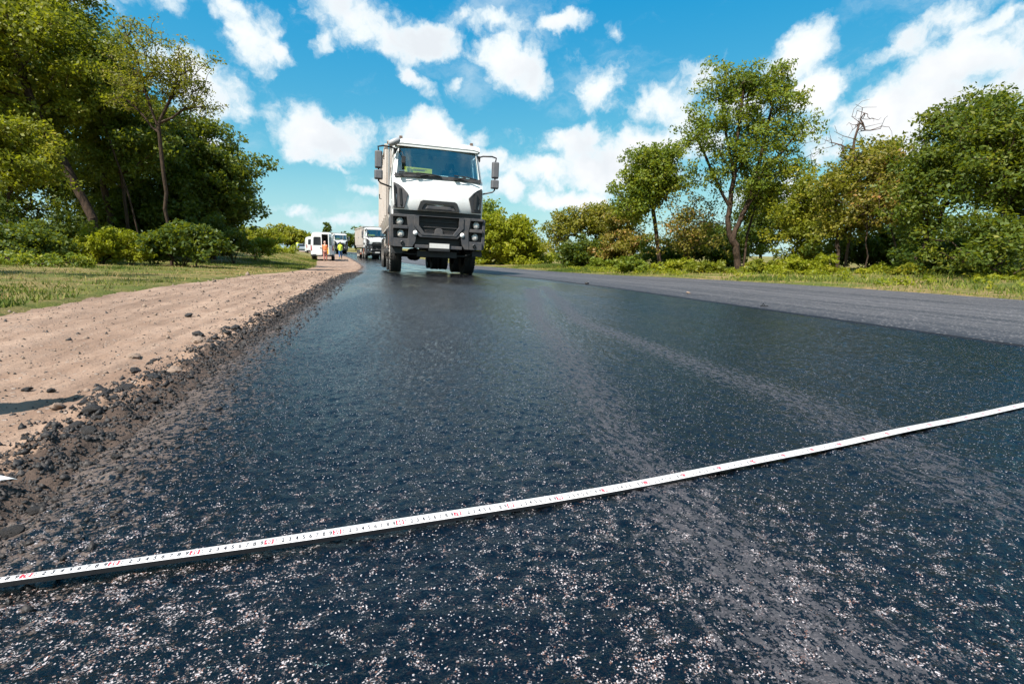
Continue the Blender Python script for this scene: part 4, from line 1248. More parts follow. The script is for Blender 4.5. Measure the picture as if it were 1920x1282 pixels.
# ------------------------------------------------------------------ white van (rear at y = 0, seen from behind; x to the viewer's right)
def make_van(open_door=True):
    root = empty('van')
    hw, L, zt = 1.0, 5.4, 2.62
    mb = MB()
    prof = [(-1.0, .42), (-1.0, 1.15), (-.985, 1.35), (-.90, 2.35), (-.80, 2.55), (-.6, zt), (.6, zt), (.80, 2.55), (.90, 2.35), (.985, 1.35), (1.0, 1.15), (1.0, .42)]
    secs = [(0.0, 1.0, 0), (.12, 1.0, 0), (3.6, 1.0, 0), (4.1, 1.0, -.15)]
    n = len(prof)
    vs, fs = [], []
    for y, k, dzt in secs:
        vs += [(x * k, y, z + (dzt if z > 2 else 0)) for x, z in prof]
    vs += [(x * .96, 4.75, min(z, 1.45)) for x, z in prof] + [(x * .9, 5.5, min(z, 1.05)) for x, z in prof]
    for r_ in range(5):
        for i in range(n - 1): fs.append((r_ * n + i, r_ * n + n + i, r_ * n + n + i + 1, r_ * n + i + 1))
    fs.append(tuple(range(5 * n, 6 * n)))
    mb.add(vs, fs)
    # rear frame round the door opening
    o_ = [(-1.0, .50), (-.985, 1.35), (-.90, 2.35), (-.80, 2.55), (-.6, zt), (.6, zt), (.80, 2.55), (.90, 2.35), (.985, 1.35), (1.0, .50)]
    i_ = [(-.86, .62), (-.86, 1.35), (-.80, 2.25), (-.74, 2.38), (-.6, 2.44), (.6, 2.44), (.74, 2.38), (.80, 2.25), (.86, 1.35), (.86, .62)]
    mb.ring(o_, i_, -.002, .10)
    body = mb.build('body', M['van_white'], root, smooth=35)
    mb = MB(); mb.box(-.93, .93, .05, 3.2, .56, .62); mb.build('load_floor', M['dark_steel'], root)
    mb = MB(); mb.box(-.88, .88, 2.6, 2.65, .62, 2.4); mb.build('bulkhead', M['cab_grey'], root)
    # doors
    def door(s, ang, hinge):
        dm = MB(); ox = 0.0
        d_o = [(0, .60), (0, 1.35), (s * -.055 * 1, 2.27), (s * -.14, 2.40), (s * -.25, 2.45), (s * -.855, 2.45), (s * -.855, .60)]
        pts = d_o if s > 0 else d_o[::-1]
        w_o = [(s * -.10, 1.42), (s * -.14, 2.10), (s * -.22, 2.18), (s * -.74, 2.18), (s * -.78, 2.10), (s * -.78, 1.42)]
        # skin with a window opening: lower panel + frame
        lowp = [(0, .60), (0, 1.38), (s * -.855, 1.38), (s * -.855, .60)]
        dm.front_prism(lowp if s < 0 else lowp[::-1], -.035, .02)
        up_o = [(0, 1.381), (s * -.055, 2.27), (s * -.14, 2.40), (s * -.25, 2.45), (s * -.855, 2.45), (s * -.855, 1.381)]
        a, b = (up_o, w_o) if s < 0 else (up_o[::-1], w_o[::-1])
        dm.ring(a, b, -.035, .02)
        d_ = dm.build('rear_door', M['van_white'], root, bevel=.008)
        d_.location = (s * .862, -.002, 0); d_.rotation_euler = (0, 0, ang)
        g_ = MB(); g_.front_prism(w_o if s < 0 else w_o[::-1], -.02, .0); g_.build('window', M['dark_glass2'], d_)
        h_ = MB(); h_.box(min(s * -.80, s * -.68), max(s * -.80, s * -.68), -.065, -.03, 1.16, 1.22); h_.build('handle', M['black_plastic'], d_, bevel=.006)
        return d_
    door(-1, 0.0, -.86)
    door(1, math.radians(72) if open_door else 0.0, .86)
    mb = MB(); mb.box(-1.02, 1.02, -.10, .12, .42, .58); mb.build('bumper', M['black_plastic'], root, bevel=.03)
    mb = MB(); mb.box(-.52, -.06, -.115, -.098, .52, .62); mb.build('number_plate', M['plate'], root)
    for s in (-1, 1):
        mb = MB(); mb.prism([(s * .90, -.03, .95), (s * 1.0, -.03, .95), (s * .985, -.03, 1.42), (s * .92, -.03, 1.42)][::s], [(s * .90, .08, .95), (s * 1.006, .10, .95), (s * .992, .10, 1.42), (s * .92, .08, 1.42)][::s])
        mb.build('tail_lamp', M['red_lens'], root, bevel=.01)
        for y in (.95, 4.45):
            mb = MB(); w, R = .22, .35; c_ = (s * .86, y, R)
            mb.lathe([(R * .6, -w / 2), (R * .93, -w / 2), (R, -w * .36), (R, w * .36), (R * .93, w / 2), (R * .6, w / 2)], c_, (1, 0, 0), 24)
            wh = mb.build('wheel', M['rubber'], root)
            mb = MB(); mb.lathe([(R * .6, s * w * .45), (R * .3, s * w * .3), (0, s * w * .35)], c_, (1, 0, 0), 16); mb.build('rim', M['rim'], wh)
        mb = MB(); mb.tube([(s * .95, 4.0, 1.5), (s * 1.12, 3.95, 1.55)], .03, 6); mb.box(s * 1.17 - .08, s * 1.17 + .08, 3.9, 4.02, 1.40, 1.75); mb.build('side_mirror', M['black_plastic'], root, bevel=.02)
        mb = MB(); mb.add([(s * 1.002 - s * .045, 2.9, 1.45), (s * 1.002 - s * .045, 3.7, 1.45), (s * .905, 3.6, 2.15), (s * .905, 2.9, 2.15)], [(0, 1, 2, 3)]); mb.build('side_window', M['dark_glass2'], root, smooth=None)
    mb = MB(); mb.box(.0, .38, .5, .9, .62, .66); mb.box(-.5, .55, 1.7, 1.75, 1.2, 1.25); mb.box(-.5, .55, 1.7, 2.3, 1.75, 1.79); mb.build('shelf', M['dark_steel'], root)
    return root


M['dark_glass2'] = paint('van_window', (.018, .022, .026), .08, 0, .1, (.1, .1, .1))
van = make_van()
tag(van, 'white high-roof van parked on the dirt shoulder with right rear door open', 'van', 'vans on the shoulder')
vp = at(605, 487, 48.0)
vt, vu = [float(v) for v in tu(vp.x, vp.y)]
pos, rz = road_pose(vt, vu)
van.location = pos + Vector((0, 0, .0)); van.rotation_euler = (0, 0, rz - .03)
VM = Matrix.Translation(van.location) @ van.rotation_euler.to_matrix().to_4x4()
# load inside
mb = MB(); mb.prism([(.30, .15, .625), (.78, .15, .625), (.78, .15, 1.15), (.42, .15, 1.25), (.30, .15, 1.0)], [(.30, .7, .625), (.78, .7, .625), (.78, .7, 1.15), (.42, .7, 1.25), (.30, .7, 1.0)])
o = mb.build('equipment_case', M['yellow_case'] if 'yellow_case' in M else M.setdefault('yellow_case', paint('yellow_case', (.80, .42, .02), .5)), bevel=.04); o.matrix_world = VM
tag(o, 'orange yellow equipment case just inside the open van door', 'case')
mb = MB(); mb.box(-.1, .5, 1.0, 1.6, .625, 1.15); mb.box(-.06, .46, .96, 1.0, .70, 1.1)
o = mb.build('tool_box', M['red_cloth'], bevel=.03); o.matrix_world = VM; tag(o, 'dull red box deeper inside the white van', 'box')

w1 = make_person('orange_cloth', 'red_cloth', 'skin', reach=.7, lean=.12, stride=.05, cap='pink_cloth')
tag(w1, 'road worker in orange vest and faded red trousers at the open van door', 'person', 'road workers')
w1.matrix_world = VM @ Matrix.Translation((.27, -.62, 0)) @ Matrix.Rotation(.05, 4, 'Z')
p_ = at(638.5, 480, 56)
w2 = make_person('yellow_cloth', 'blue_cloth', 'yellow_cloth', reach=.35, stride=.12)
tag(w2, 'road worker in yellow vest and blue trousers between van and farthest truck', 'person', 'road workers')
w2.location = (p_.x, p_.y, float(H(p_.x, p_.y)) + .02); w2.rotation_euler = (0, 0, .35)
for (px_, Y, src, lb) in ((576, 84, w1, 'distant road worker in orange vest standing between the silver car and van'), (558, 88, w2, 'tiny distant road worker in yellow left of the silver car')):
    c_ = copy_tree(src); g_ = at(px_, 467, Y)
    c_.matrix_world = Matrix.Translation((g_.x, g_.y, float(H(g_.x, g_.y)) + .02)); tag(c_, lb)
van2 = copy_tree(van); g_ = at(588, 466, 78)
van2.location = (g_.x, g_.y, float(H(g_.x, g_.y))); van2.rotation_euler = (0, 0, rz + .1)
tag(van2, 'more distant white van almost hidden behind the left side of the near van')


def make_car():
    root = empty('car')
    mb = MB()
    prof = [(0, .45), (.05, .85), (.55, .95), (1.0, 1.38), (2.4, 1.42), (3.2, .98), (4.1, .85), (4.25, .6), (4.2, .35), (.1, .35)]
    mb.prism([(-.80, y, z) for y, z in prof], [(.80, y, z) for y, z in prof]); mb.build('body', M['silver'], root, bevel=.07, seg=3)
    mb = MB(); mb.prism([(-.66, .52, .98), (.66, .52, .98), (.60, .90, 1.33), (-.60, .90, 1.33)], [(-.66, .62, .98), (.66, .62, .98), (.60, .98, 1.33), (-.60, .98, 1.33)]); mb.build('rear_window', M['dark_glass2'], root)
    for s in (-1, 1):
        mb = MB(); mb.box(s * .68 - .1, s * .68 + .1, -.02, .1, .68, .84); mb.build('tail_lamp', M['red_lens'], root, bevel=.01)
        mb = MB(); mb.prism([(s * .805, 1.05, 1.0), (s * .805, 2.9, 1.0), (s * .805, 2.35, 1.34), (s * .805, 1.2, 1.34)], [(s * .79, 1.05, 1.0), (s * .79, 2.9, 1.0), (s * .79, 2.35, 1.34), (s * .79, 1.2, 1.34)]); mb.build('side_window', M['dark_glass2'], root)
        for y in (.85, 3.4):
            mb = MB(); mb.lathe([(.18, -.09), (.29, -.09), (.31, -.05), (.31, .05), (.29, .09), (.18, .09), (0, .08)], (s * .72, y, .31), (s, 0, 0), 20); mb.build('wheel', M['rubber'], root)
    mb = MB(); mb.box(-.78, .78, -.06, .12, .38, .55); mb.build('bumper', M['black_plastic'], root, bevel=.03)
    return root


car = make_car(); g_ = at(567, 467, 86)
car.location = (g_.x, g_.y, float(H(g_.x, g_.y))); car.rotation_euler = (0, 0, .42)
tag(car, 'small silver car far off beyond the grass bank, left of the vans', 'car')

# ------------------------------------------------------------------ measuring tape across the lane
tape_px = [57, 218, 365, 504, 630.5, 748, 857, 956, 1047, 1130, 1208, 1281, 1347, 1410, 1468, 1522, 1573, 1620, 1663, 1703, 1742, 1778, 1811, 1843, 1873, 1901]
tape_py = [1067, 1047, 1027.5, 1009, 987, 968, 950.5, 932.5, 917, 902.5, 888.5, 876.5, 864.5, 851.5, 841.5, 831.5, 821.5, 812.5, 804, 795.5, 787.5, 780, 772.5, 765.5, 759.5, 753.5]
S_ = np.arange(10, 270, 10) / 100
Q = np.array([tuple(at(x_, y_, 1.0)) for x_, y_ in zip(tape_px, tape_py)])
pts = []
for x_, y_ in zip(tape_px, tape_py):
    d_ = ray(x_, y_); k_ = (CAM_H - .040) / -d_.z; pts.append((d_.x * k_, d_.y * k_))
pts = np.array(pts)
cx_, cy_ = np.polyfit(S_, pts[:, 0], 3), np.polyfit(S_, pts[:, 1], 3)


def tape_frame(s):
    s_ = np.clip(s, .05, 2.7)
    dx, dy = np.polyval(np.polyder(cx_), s_), np.polyval(np.polyder(cy_), s_)
    x_ = np.polyval(cx_, s_) + (s - s_) * dx; y_ = np.polyval(cy_, s_) + (s - s_) * dy
    l_ = np.hypot(dx, dy)
    return x_, y_, dx / l_, dy / l_


TW = .0235


def tape_pt(s, v, off=0.0):
    """s metres along, v metres across from the near edge (0..TW); the blade is gently domed and twisted at its left end"""
    x_, y_, dx, dy = tape_frame(s)
    tw = -.30 * (1 - sstep(s, .05, .6)) + .02
    c = (v - TW / 2)
    dome = .0034 * (1 - (c / (TW / 2)) ** 2)
    tilt = np.tan(-tw) * c
    lift = .004 + .0012 * np.sin(s * 4.1) + .0008 * np.sin(s * 9.7 + 1) + .006 * (1 - sstep(s, .2, .9))
    z = .030 + lift + dome - tilt * 1.0 + off
    return np.stack([x_ - dy * c, y_ + dx * c, z], -1)


def tape_zbase(V):
    t_, u_ = tu(V[:, 0], V[:, 1]); V[:, 2] += height(t_, u_); return V


tape = empty('measuring_tape', tuple(tape_zbase(tape_pt(np.array([1.0]), np.array([TW / 2])))[0]))
tag(tape, 'white steel measuring tape with black and red numerals stretched across the wet asphalt', 'measuring tape')
TINV = Vector(tape.location)
ss = np.linspace(-.6, 3.6, 420); vv = np.linspace(0, TW, 9)
SS, VV = np.meshgrid(ss, vv, indexing='ij')
top = tape_zbase(tape_pt(SS.ravel(), VV.ravel())); bot = tape_zbase(tape_pt(SS.ravel(), VV.ravel(), -.0012))
n, k = SS.shape; idx = np.arange(n * k).reshape(n, k)
Fq = np.stack([idx[:-1, :-1], idx[1:, :-1], idx[1:, 1:], idx[:-1, 1:]], -1).reshape(-1, 4)
loc = np.array(tape.location)
link('blade', np_mesh('blade', top - loc, Fq), M['tape'], tape, smooth=180)
Fb = Fq[:, ::-1] + 0
e0 = np.stack([idx[:-1, 0], idx[:-1, 0] + n * k, idx[1:, 0] + n * k, idx[1:, 0]], -1); e1 = np.stack([idx[1:, -1], idx[1:, -1] + n * k, idx[:-1, -1] + n * k, idx[:-1, -1]], -1)
# black strip below the near edge: shade of the gap put into colour
rim = np.concatenate([tape_zbase(tape_pt(ss, np.zeros_like(ss), -.0002)), tape_zbase(tape_pt(ss, np.zeros_like(ss) - .0004, -.0065 * (1 - .7 * sstep(ss, .5, 1.6))))])
ri = np.arange(len(ss))
link('blade_gap_shade', np_mesh('blade_gap_shade', rim - loc, np.stack([ri[:-1], ri[:-1] + len(ss), ri[1:] + len(ss), ri[1:]], -1)), M['tape_back_shade'], tape)
link('blade_underside', np_mesh('blade_underside', bot - loc, Fb), M['tape_back_shade'], tape, smooth=180)
far = np.concatenate([tape_zbase(tape_pt(ss, np.zeros_like(ss) + TW - .0007, .0003)), tape_zbase(tape_pt(ss, np.zeros_like(ss) + TW + .0002, .0003))])
link('blade_edge', np_mesh('blade_edge', far - loc, np.stack([ri[:-1], ri[1:], ri[1:] + len(ss), ri[:-1] + len(ss)], -1)), M['tape_edge'], tape)

# numerals from the built-in font, bent onto the blade
GLY = {}
for ch in '0123456789':
    cu = bpy.data.curves.new('numeral', 'FONT'); cu.body = ch; cu.size = 1; cu.offset = .02; cu.resolution_u = 3
    ob = bpy.data.objects.new('numeral', cu); COL.objects.link(ob)
    bpy.context.view_layer.update()
    me = ob.evaluated_get(bpy.context.evaluated_depsgraph_get()).to_mesh()
    me.calc_loop_triangles()
    v_ = np.array([tuple(q.co) for q in me.vertices])[:, :2]; f_ = np.array([tuple(q.vertices) for q in me.loop_triangles])
    lo_, hi_ = v_.min(0), v_.max(0)
    GLY[ch] = ((v_ - [(lo_[0] + hi_[0]) / 2, 0]), f_, hi_[0] - lo_[0])
    bpy.data.objects.remove(ob)
    bpy.data.curves.remove(cu)


class Print:
    def __init__(self): self.v, self.f, self.n = [], [], 0

    def glyph(self, ch, s, v, h, wk=1.0, off=.0003):
        g_, f_, _ = GLY[ch]
        p_ = tape_pt(s + g_[:, 0] * h / .70 * wk, v + g_[:, 1] * h / .70, off)
        self.v.append(p_); self.f.append(f_ + self.n); self.n += len(p_)

    def quad(self, s0, s1, v0, v1, off=.00018, m=4):
        a_ = np.linspace(0, 1, m)
        S2 = np.concatenate([s0 + (s1 - s0) * a_] * 3); V2 = np.concatenate([np.full(m, v0), np.full(m, (v0 + v1) / 2), np.full(m, v1)])
        p_ = tape_pt(S2, V2, off)
        f_ = []
        for r_ in (0, 1):
            for i in range(m - 1):
                a0 = r_ * m + i; f_ += [(a0, a0 + 1, a0 + m + 1), (a0, a0 + m + 1, a0 + m)]
        self.v.append(p_); self.f.append(np.array(f_) + self.n); self.n += len(p_)

    def build(self, name, mat, parent=None, stuff=False):
        V_ = tape_zbase(np.concatenate(self.v)); o = link(name, np_mesh(name, V_ - loc, np.concatenate(self.f)), mat, parent or tape)
        if stuff: o['kind'] = 'stuff'
        return o


black, grey = Print(), Print()
for cm in range(-40, 340):
    s_ = cm / 100.0
    if cm % 10:
        black.glyph(str(cm % 10), s_, .0027, .0072, .9)
        if cm % 5 == 0: black.quad(s_ - .0005, s_ + .0005, .0112, .0128, m=2)
        grey.quad(s_ - .00018, s_ + .00018, .0165, TW - .001, m=2)
    elif cm > 0:
        red, wht = Print(), Print()
        red.quad(s_ - .0066, s_ + .0066, .0022, .0112)
        t_ = str(cm); wd = .0048 if len(t_) == 2 else .0036
        for i, ch in enumerate(t_): wht.glyph(ch, s_ + (i - (len(t_) - 1) / 2) * wd, .0030, .0074, .8 if len(t_) == 2 else .6, .00036)
        grey.quad(s_ - .0003, s_ + .0003, .014, TW - .001, m=2)
        wht.build('decade_numeral', M['tape_white'], red.build('decade_mark', M['tape_red']), True)
black.build('numeral', M['tape_black'], None, True); grey.build('tick_mark', M['tape_grey'], None, True)
# crumbs of tar stuck on the blade
random.seed(4)


# ------------------------------------------------------------------ clods, crumbs and stones along the ragged edge
def rock_mesh(name, seed, n=2):
    """lumpy icosphere-like stone"""
    import bmesh
    bm = bmesh.new(); bmesh.ops.create_icosphere(bm, subdivisions=n, radius=1.0)
    V_ = np.array([tuple(v.co) for v in bm.verts])
    r_ = 1 + .55 * fbm(V_[:, 0] * 1.3 + seed * 7, V_[:, 1] * 1.3 + V_[:, 2] * 1.7, 2, seed) + .35 * fbm(V_[:, 0] * 3.1 - V_[:, 2] * 2.2, V_[:, 1] * 3.4 + seed, 2, seed + 9)
    for v, q in zip(bm.verts, V_ * r_[:, None]): v.co = q
    me = bpy.data.meshes.new(name); bm.to_mesh(me); bm.free()
    me.polygons.foreach_set('use_smooth', np.ones(len(me.polygons), bool))
    me.set_sharp_from_angle(angle=math.radians(38))
    return me


ROCKS = [rock_mesh('asphalt_clod', k, 3) for k in range(6)]
ROCKS_S = [rock_mesh('asphalt_crumb', k + 20, 2) for k in range(8)]
for r_ in ROCKS + ROCKS_S: r_.materials.append(M['clod'])
for r_ in ROCKS_S[5:]:
    r_.materials.clear(); r_.materials.append(M['tan_stone'])
TAN = [rock_mesh('stone', k + 50, 3) for k in range(3)]
for r_ in TAN: r_.materials.append(M['tan_stone'])


def top_z(t_, u_):
    """height of whatever surface lies uppermost at road coordinates"""
    t_, u_ = np.asarray(t_, float), np.asarray(u_, float)
    X_, Y_ = xy(t_, u_)
    a_ = np.where(u_ < EDGE + .2, shoulder_z(t_, u_, X_, Y_), -9.)
    b_ = np.where(u_ > EDGE - .1, lane_z(t_, u_, X_, Y_), -9.)
    return np.maximum(a_, b_)


def surf(x, y):
    t_, u_ = tu(np.array([x]), np.array([y]))
    if u_[0] < SEAM: return float(top_z(t_, u_)[0])
    return float(height(t_, u_)[0]) + .036


def surf_plain(x, y):
    t_, u_ = tu(np.array(x), np.array(y))
    if u_ < EDGE + .02: return float(height(t_, u_)) + .012
    return float(height(t_, u_)) + .022


def place_rock(name, me, p_, w, flat=.55, rz=None, sink=.35):
    o = bpy.data.objects.new(name, me); COL.objects.link(o)
    z = surf(p_[0], p_[1])
    o.location = (p_[0], p_[1], z + w * flat * (1 - sink) * .6)
    o.scale = (w * .5, w * .5 * random.uniform(.7, 1.0), w * .5 * flat)
    o.rotation_euler = (random.uniform(-.25, .25), random.uniform(-.25, .25), random.uniform(0, 6.28) if rz is None else rz)
    return o


BIG = [  # px, py of the foot, width in px, label, tan?
    (174, 797, 40, 'flat dark asphalt clod, largest one left of the lane edge below the tan stone', 0),
    (237, 749, 34, 'dark asphalt clod sitting alone at the upper rim of the dark crumb band', 0),
    (110, 777, 30, 'tan stone lying on the soil at the tip of the long shadow', 1),
    (147, 820, 34, 'low wide asphalt clod just below the largest flat clod', 0),
    (172, 838, 30, 'crumbling asphalt clod, lower right neighbour of the low wide clod', 0),
    (200, 764, 28, 'rough asphalt clod between the lone rim clod and the largest flat clod', 0),
    (215, 776, 20, 'small dark clod right beside the rough asphalt clod', 0),
    (291, 770, 22, 'dark clod at the right end of the nearest cluster, next to a dusty streak', 0),
    (289, 739, 30, 'black jagged clod in the dark crumb band right of the lone rim clod', 0),
    (351, 697, 20, 'black pitted clod at the lane edge, midway up the crumb band', 0),
    (330, 714, 28, 'brownish flat clod just below the black pitted clod', 1),
    (253, 706, 22, 'dark clod lying on bare soil well left of the crumb band', 0),
    (253, 680, 24, 'pale flat stone on bare soil above the isolated dark clod', 1),
    (373, 652, 24, 'long pale slab of soil, right of the pale flat stone', 1),
    (373, 638, 22, 'dark elongated clod above the long pale slab', 0),
    (425, 625, 18, 'round dark clod at the left end of the far crumb cluster', 0),
    (443, 629, 20, 'larger dark clod beside the round one in the far crumb cluster', 0),
    (354, 597, 14, 'small dark stone alone far out on the dirt shoulder', 0),
    (290, 686, 14, 'little dark pebble on soil right of the pale flat stone', 0),
    (97, 745, 16, 'small dark pebble on the soil left of the long shadow tip', 0),
    (52, 741, 18, 'dark pebble on soil near the left picture edge', 0),
    (30, 1030, 36, 'big tar-soaked lump at the left picture edge above the tape', 0),
    (70, 985, 26, 'dark lump on the lane edge right of the white scrap', 0),
    (80, 860, 26, 'dark clod on the soil slope left of the lane edge, lowest in its row', 0),
    (222, 890, 22, 'reddish dark crumb on the lane just right of the dusty streaks', 0),
]
random.seed(11)
for (px_, py_, wpx, lb, tan) in BIG:
    g_ = ground_point(px_, py_ - 3)
    w = wpx / FPX * g_.y * .92
    me_ = random.choice(TAN if tan else ROCKS)
    o = place_rock('stone' if tan else 'asphalt_clod', me_, g_, w, .55 if not tan else .45)
    tag(o, lb, 'stone' if tan else 'asphalt clod', 'clods and stones along the lane edge')
# many smaller crumbs along the whole seam
cnt = 0
rng = np.random.default_rng(5)
while cnt < 285:
    t_ = .45 + 11 * rng.random() ** 2.1
    u_ = EDGE - .075 + rng.normal() * .068 - (.30 * rng.random() ** 2 if rng.random() < .15 else 0)
    if u_ > EDGE + .06: continue
    x_, y_ = xy(np.array(t_), np.array(u_))
    w = rng.lognormal(-4.3, .48) * (.75 + .055 * t_)
    o = place_rock('asphalt_crumb', ROCKS_S[rng.integers(5)] if u_ > EDGE - .26 else ROCKS_S[rng.integers(5, 8)], (float(x_), float(y_)), float(w), .6)
    if u_ > EDGE - .26: tag(o, 'small dark asphalt crumb in the ragged band between dirt shoulder and fresh lane', 'asphalt crumb', 'asphalt crumbs along the lane edge')
    else: o.name = 'pebble'; tag(o, 'small tan pebble lying loose on the dirt shoulder', 'pebble', 'loose pebbles on the dirt shoulder')
    cnt += 1
# the finest grit: one object
V_, F_, b_ = [], [], 0
base = np.array([(1, 0, 0), (-1, 0, 0), (0, 1, 0), (0, -1, 0), (0, 0, 1), (0, 0, -1)], float)
bf = np.array([(0, 2, 4), (2, 1, 4), (1, 3, 4), (3, 0, 4), (2, 0, 5), (1, 2, 5), (3, 1, 5), (0, 3, 5)])
N = 46000
t_ = .40 + 16 * rng.random(N) ** 2.6
u_ = np.where(rng.random(N) < .80, EDGE - .06 + rng.normal(size=N) * .072, np.where(rng.random(N) < .35, EDGE - .1 - 1.6 * rng.random(N) ** 1.6, EDGE + .22 * rng.random(N) ** 2))
w = rng.lognormal(-5.55, .55, N) * (.7 + .12 * t_)
X_, Y_ = xy(t_, u_)
Z_ = top_z(t_, u_)
for i in range(N):
    s3 = w[i] * rng.uniform(.5, 1.1, 3)
    V_.append(base * s3 + rng.normal(size=(6, 3)) * w[i] * .18 + (X_[i], Y_[i], Z_[i]))
    F_.append(bf + 6 * i)
V_ = np.concatenate(V_); F_ = np.concatenate(F_)
o = link('gravel', np_mesh('gravel', V_, F_), M['clod'])
tag(o, 'fine dark asphalt grit strewn between the dirt shoulder and the fresh lane', 'gravel', kind='stuff')

N = 5000
t_ = .6 + 12 * rng.random(N) ** 1.8; u_ = EDGE - .15 - 1.9 * rng.random(N)
w = rng.lognormal(-5.6, .6, N) * (.7 + .12 * t_)
X_, Y_ = xy(t_, u_); Z_ = top_z(t_, u_)
V_ = (base[None] * (w[:, None, None] * rng.uniform(.5, 1.1, (N, 1, 3))) + rng.normal(size=(N, 6, 3)) * w[:, None, None] * .18 + np.stack([X_, Y_, Z_], -1)[:, None]).reshape(-1, 3)
F_ = (bf[None] + 6 * np.arange(N)[:, None, None]).reshape(-1, 3)
tag(link('gravel', np_mesh('gravel', V_, F_), M['tan_stone']), 'fine sandy grit and tiny pebbles on the dirt shoulder', 'gravel', kind='stuff')

# ---- small things on the joint, the scrap at the left, an unseen post added outside the picture that throws the shadow
def small_thing(px_, py_, fn, lb, cat, name, mat):
    g_ = ground_point(px_, py_); mb = MB(); fn(mb)
    o = mb.build(name, mat); o.location = (g_.x, g_.y, float(H(g_.x, g_.y)) + .036)
    return tag(o, lb, cat)


small_thing(1430, 582, lambda mb: (mb.tube([(-.02, 0, .0), (0, .0, .028), (.02, .006, .002)], .0045, 6), mb.tube([(-.025, 0, .004), (.045, .0, .004)], .005, 6)), 'bent dark wire peg lying on the joint between fresh and old asphalt', 'peg', 'wire_peg', M['black_plastic'])
o = place_rock('asphalt_clod', ROCKS[2], tuple(ground_point(1100, 537))[:2], .06, .6)
tag(o, 'lone dark clod on the far end of the joint between the lanes', 'asphalt clod')
for (px_, py_, w, lb) in ((1290, 556, .05, 'pale chip of stone on the grey lane just beyond the joint'), (1225, 505, .09, 'pale stone far out on the grey old lane')):
    o = place_rock('stone', TAN[1], tuple(ground_point(px_, py_))[:2], w, .5); tag(o, lb, 'stone')
g_ = ground_point(8, 962)
mb = MB(); mb.add([(-.05, -.012, .006), (.0, -.012, .016), (.028, .004, .012), (.034, .014, .006), (.0, .014, .020), (-.05, .022, .010), (-.02, .004, .026)],
                  [(0, 1, 6), (1, 2, 6), (2, 3, 6), (3, 4, 6), (4, 5, 6), (5, 0, 6)])
o = mb.build('paper_scrap', M['paper'], smooth=None); o.scale = (.62, .55, .7); o.location = (g_.x, g_.y, surf(g_.x, g_.y) + .004); o.rotation_euler = (0, 0, .35)
md = o.modifiers.new('solid', 'SOLIDIFY'); md.thickness = .001
tag(o, 'torn white paper scrap at the left picture edge above the tape', 'paper scrap')
tip = ground_point(146, 752)
hpost = .52
bx, by = tip.x + SUN_DIR.x / SUN_DIR.z * hpost, tip.y + SUN_DIR.y / SUN_DIR.z * hpost
mb = MB(); mb.lathe([(.05, -.05), (.05, hpost - .03), (.03, hpost), (0, hpost)], (0, 0, 0), (0, 0, 1), 14); mb.build_ = None
o = mb.build('shadow_caster', M['wood']); o.location = (bx, by, float(H(bx, by)))
tag(o, 'unseen stand-in post added on the dirt shoulder to cast the shadow reaching the tan stone', 'post')

# ------------------------------------------------------------------ trees, bushes, grass
def leaf_cloud(C, S, n, size, rng, up=.5, shape=.5, droop=0.0, stretch=1.0, ctone=None):
    """C (k,3) cluster centres, S (k,) their radii, n leaves each -> vertices, quads, tone"""
    k = len(C)
    cnt = np.maximum(3, (n * (S / S.mean()) ** 2).astype(int))
    ci = np.repeat(np.arange(k), cnt); N = len(ci)
    d = rng.normal(size=(N, 3)); d /= np.linalg.norm(d, axis=1)[:, None]
    r = rng.random(N) ** .45
    off = d * r[:, None] * S[ci][:, None] * np.array([1, 1, .72 * stretch])
    off[:, 2] -= droop * S[ci] * (off[:, 0] ** 2 + off[:, 1] ** 2) / (S[ci] ** 2)
    P = C[ci] + off
    nrm = rng.normal(size=(N, 3)) + d * .5 + np.array([0, 0, up]); nrm /= np.linalg.norm(nrm, axis=1)[:, None]
    ax = rng.normal(size=(N, 3)) + d * .6 - np.array([0, 0, .35]); ax -= nrm * (ax * nrm).sum(1)[:, None]; ax /= np.linalg.norm(ax, axis=1)[:, None] + 1e-9
    bx = np.cross(nrm, ax)
    L = size * rng.uniform(.6, 1.25, N)[:, None]; Wd = L * shape * rng.uniform(.8, 1.2, (N, 1))
    V = np.stack([P - ax * L * .5, P + bx * Wd * .5 - ax * L * .06 - nrm * L * .06, P + ax * L * .5 - nrm * L * .04, P - bx * Wd * .5 - ax * L * .06 - nrm * L * .06], 1).reshape(-1, 3)
    F = np.arange(N * 4).reshape(N, 4)
    tone_c = rng.random(k) if ctone is None else ctone
    tone = np.clip(.55 * tone_c[ci] + .45 * rng.random(N) , 0, 1)
    return V, F, np.repeat(tone, 4)


def lobe_points(lobes, n, rng, shell=.55):
    """points filling ellipsoid lobes (centre, radii), denser towards the outside"""
    vol = np.array([l[1][0] * l[1][1] * l[1][2] for l in lobes]) ** .75
    cnt = np.maximum(2, (n * vol / vol.sum()).round().astype(int))
    out = []
    for (c, r), k in zip(lobes, cnt):
        d = rng.normal(size=(k, 3)); d /= np.linalg.norm(d, axis=1)[:, None]
        rr = rng.random(k) ** shell
        wob = 1 + .45 * fbm(d[:, 0] * 2.2 + c[0], d[:, 1] * 2.2 + d[:, 2] * 1.9 + c[2], 2, 7)
        out.append(np.array(c) + d * (rr * wob)[:, None] * np.array(r))
    return np.concatenate(out)


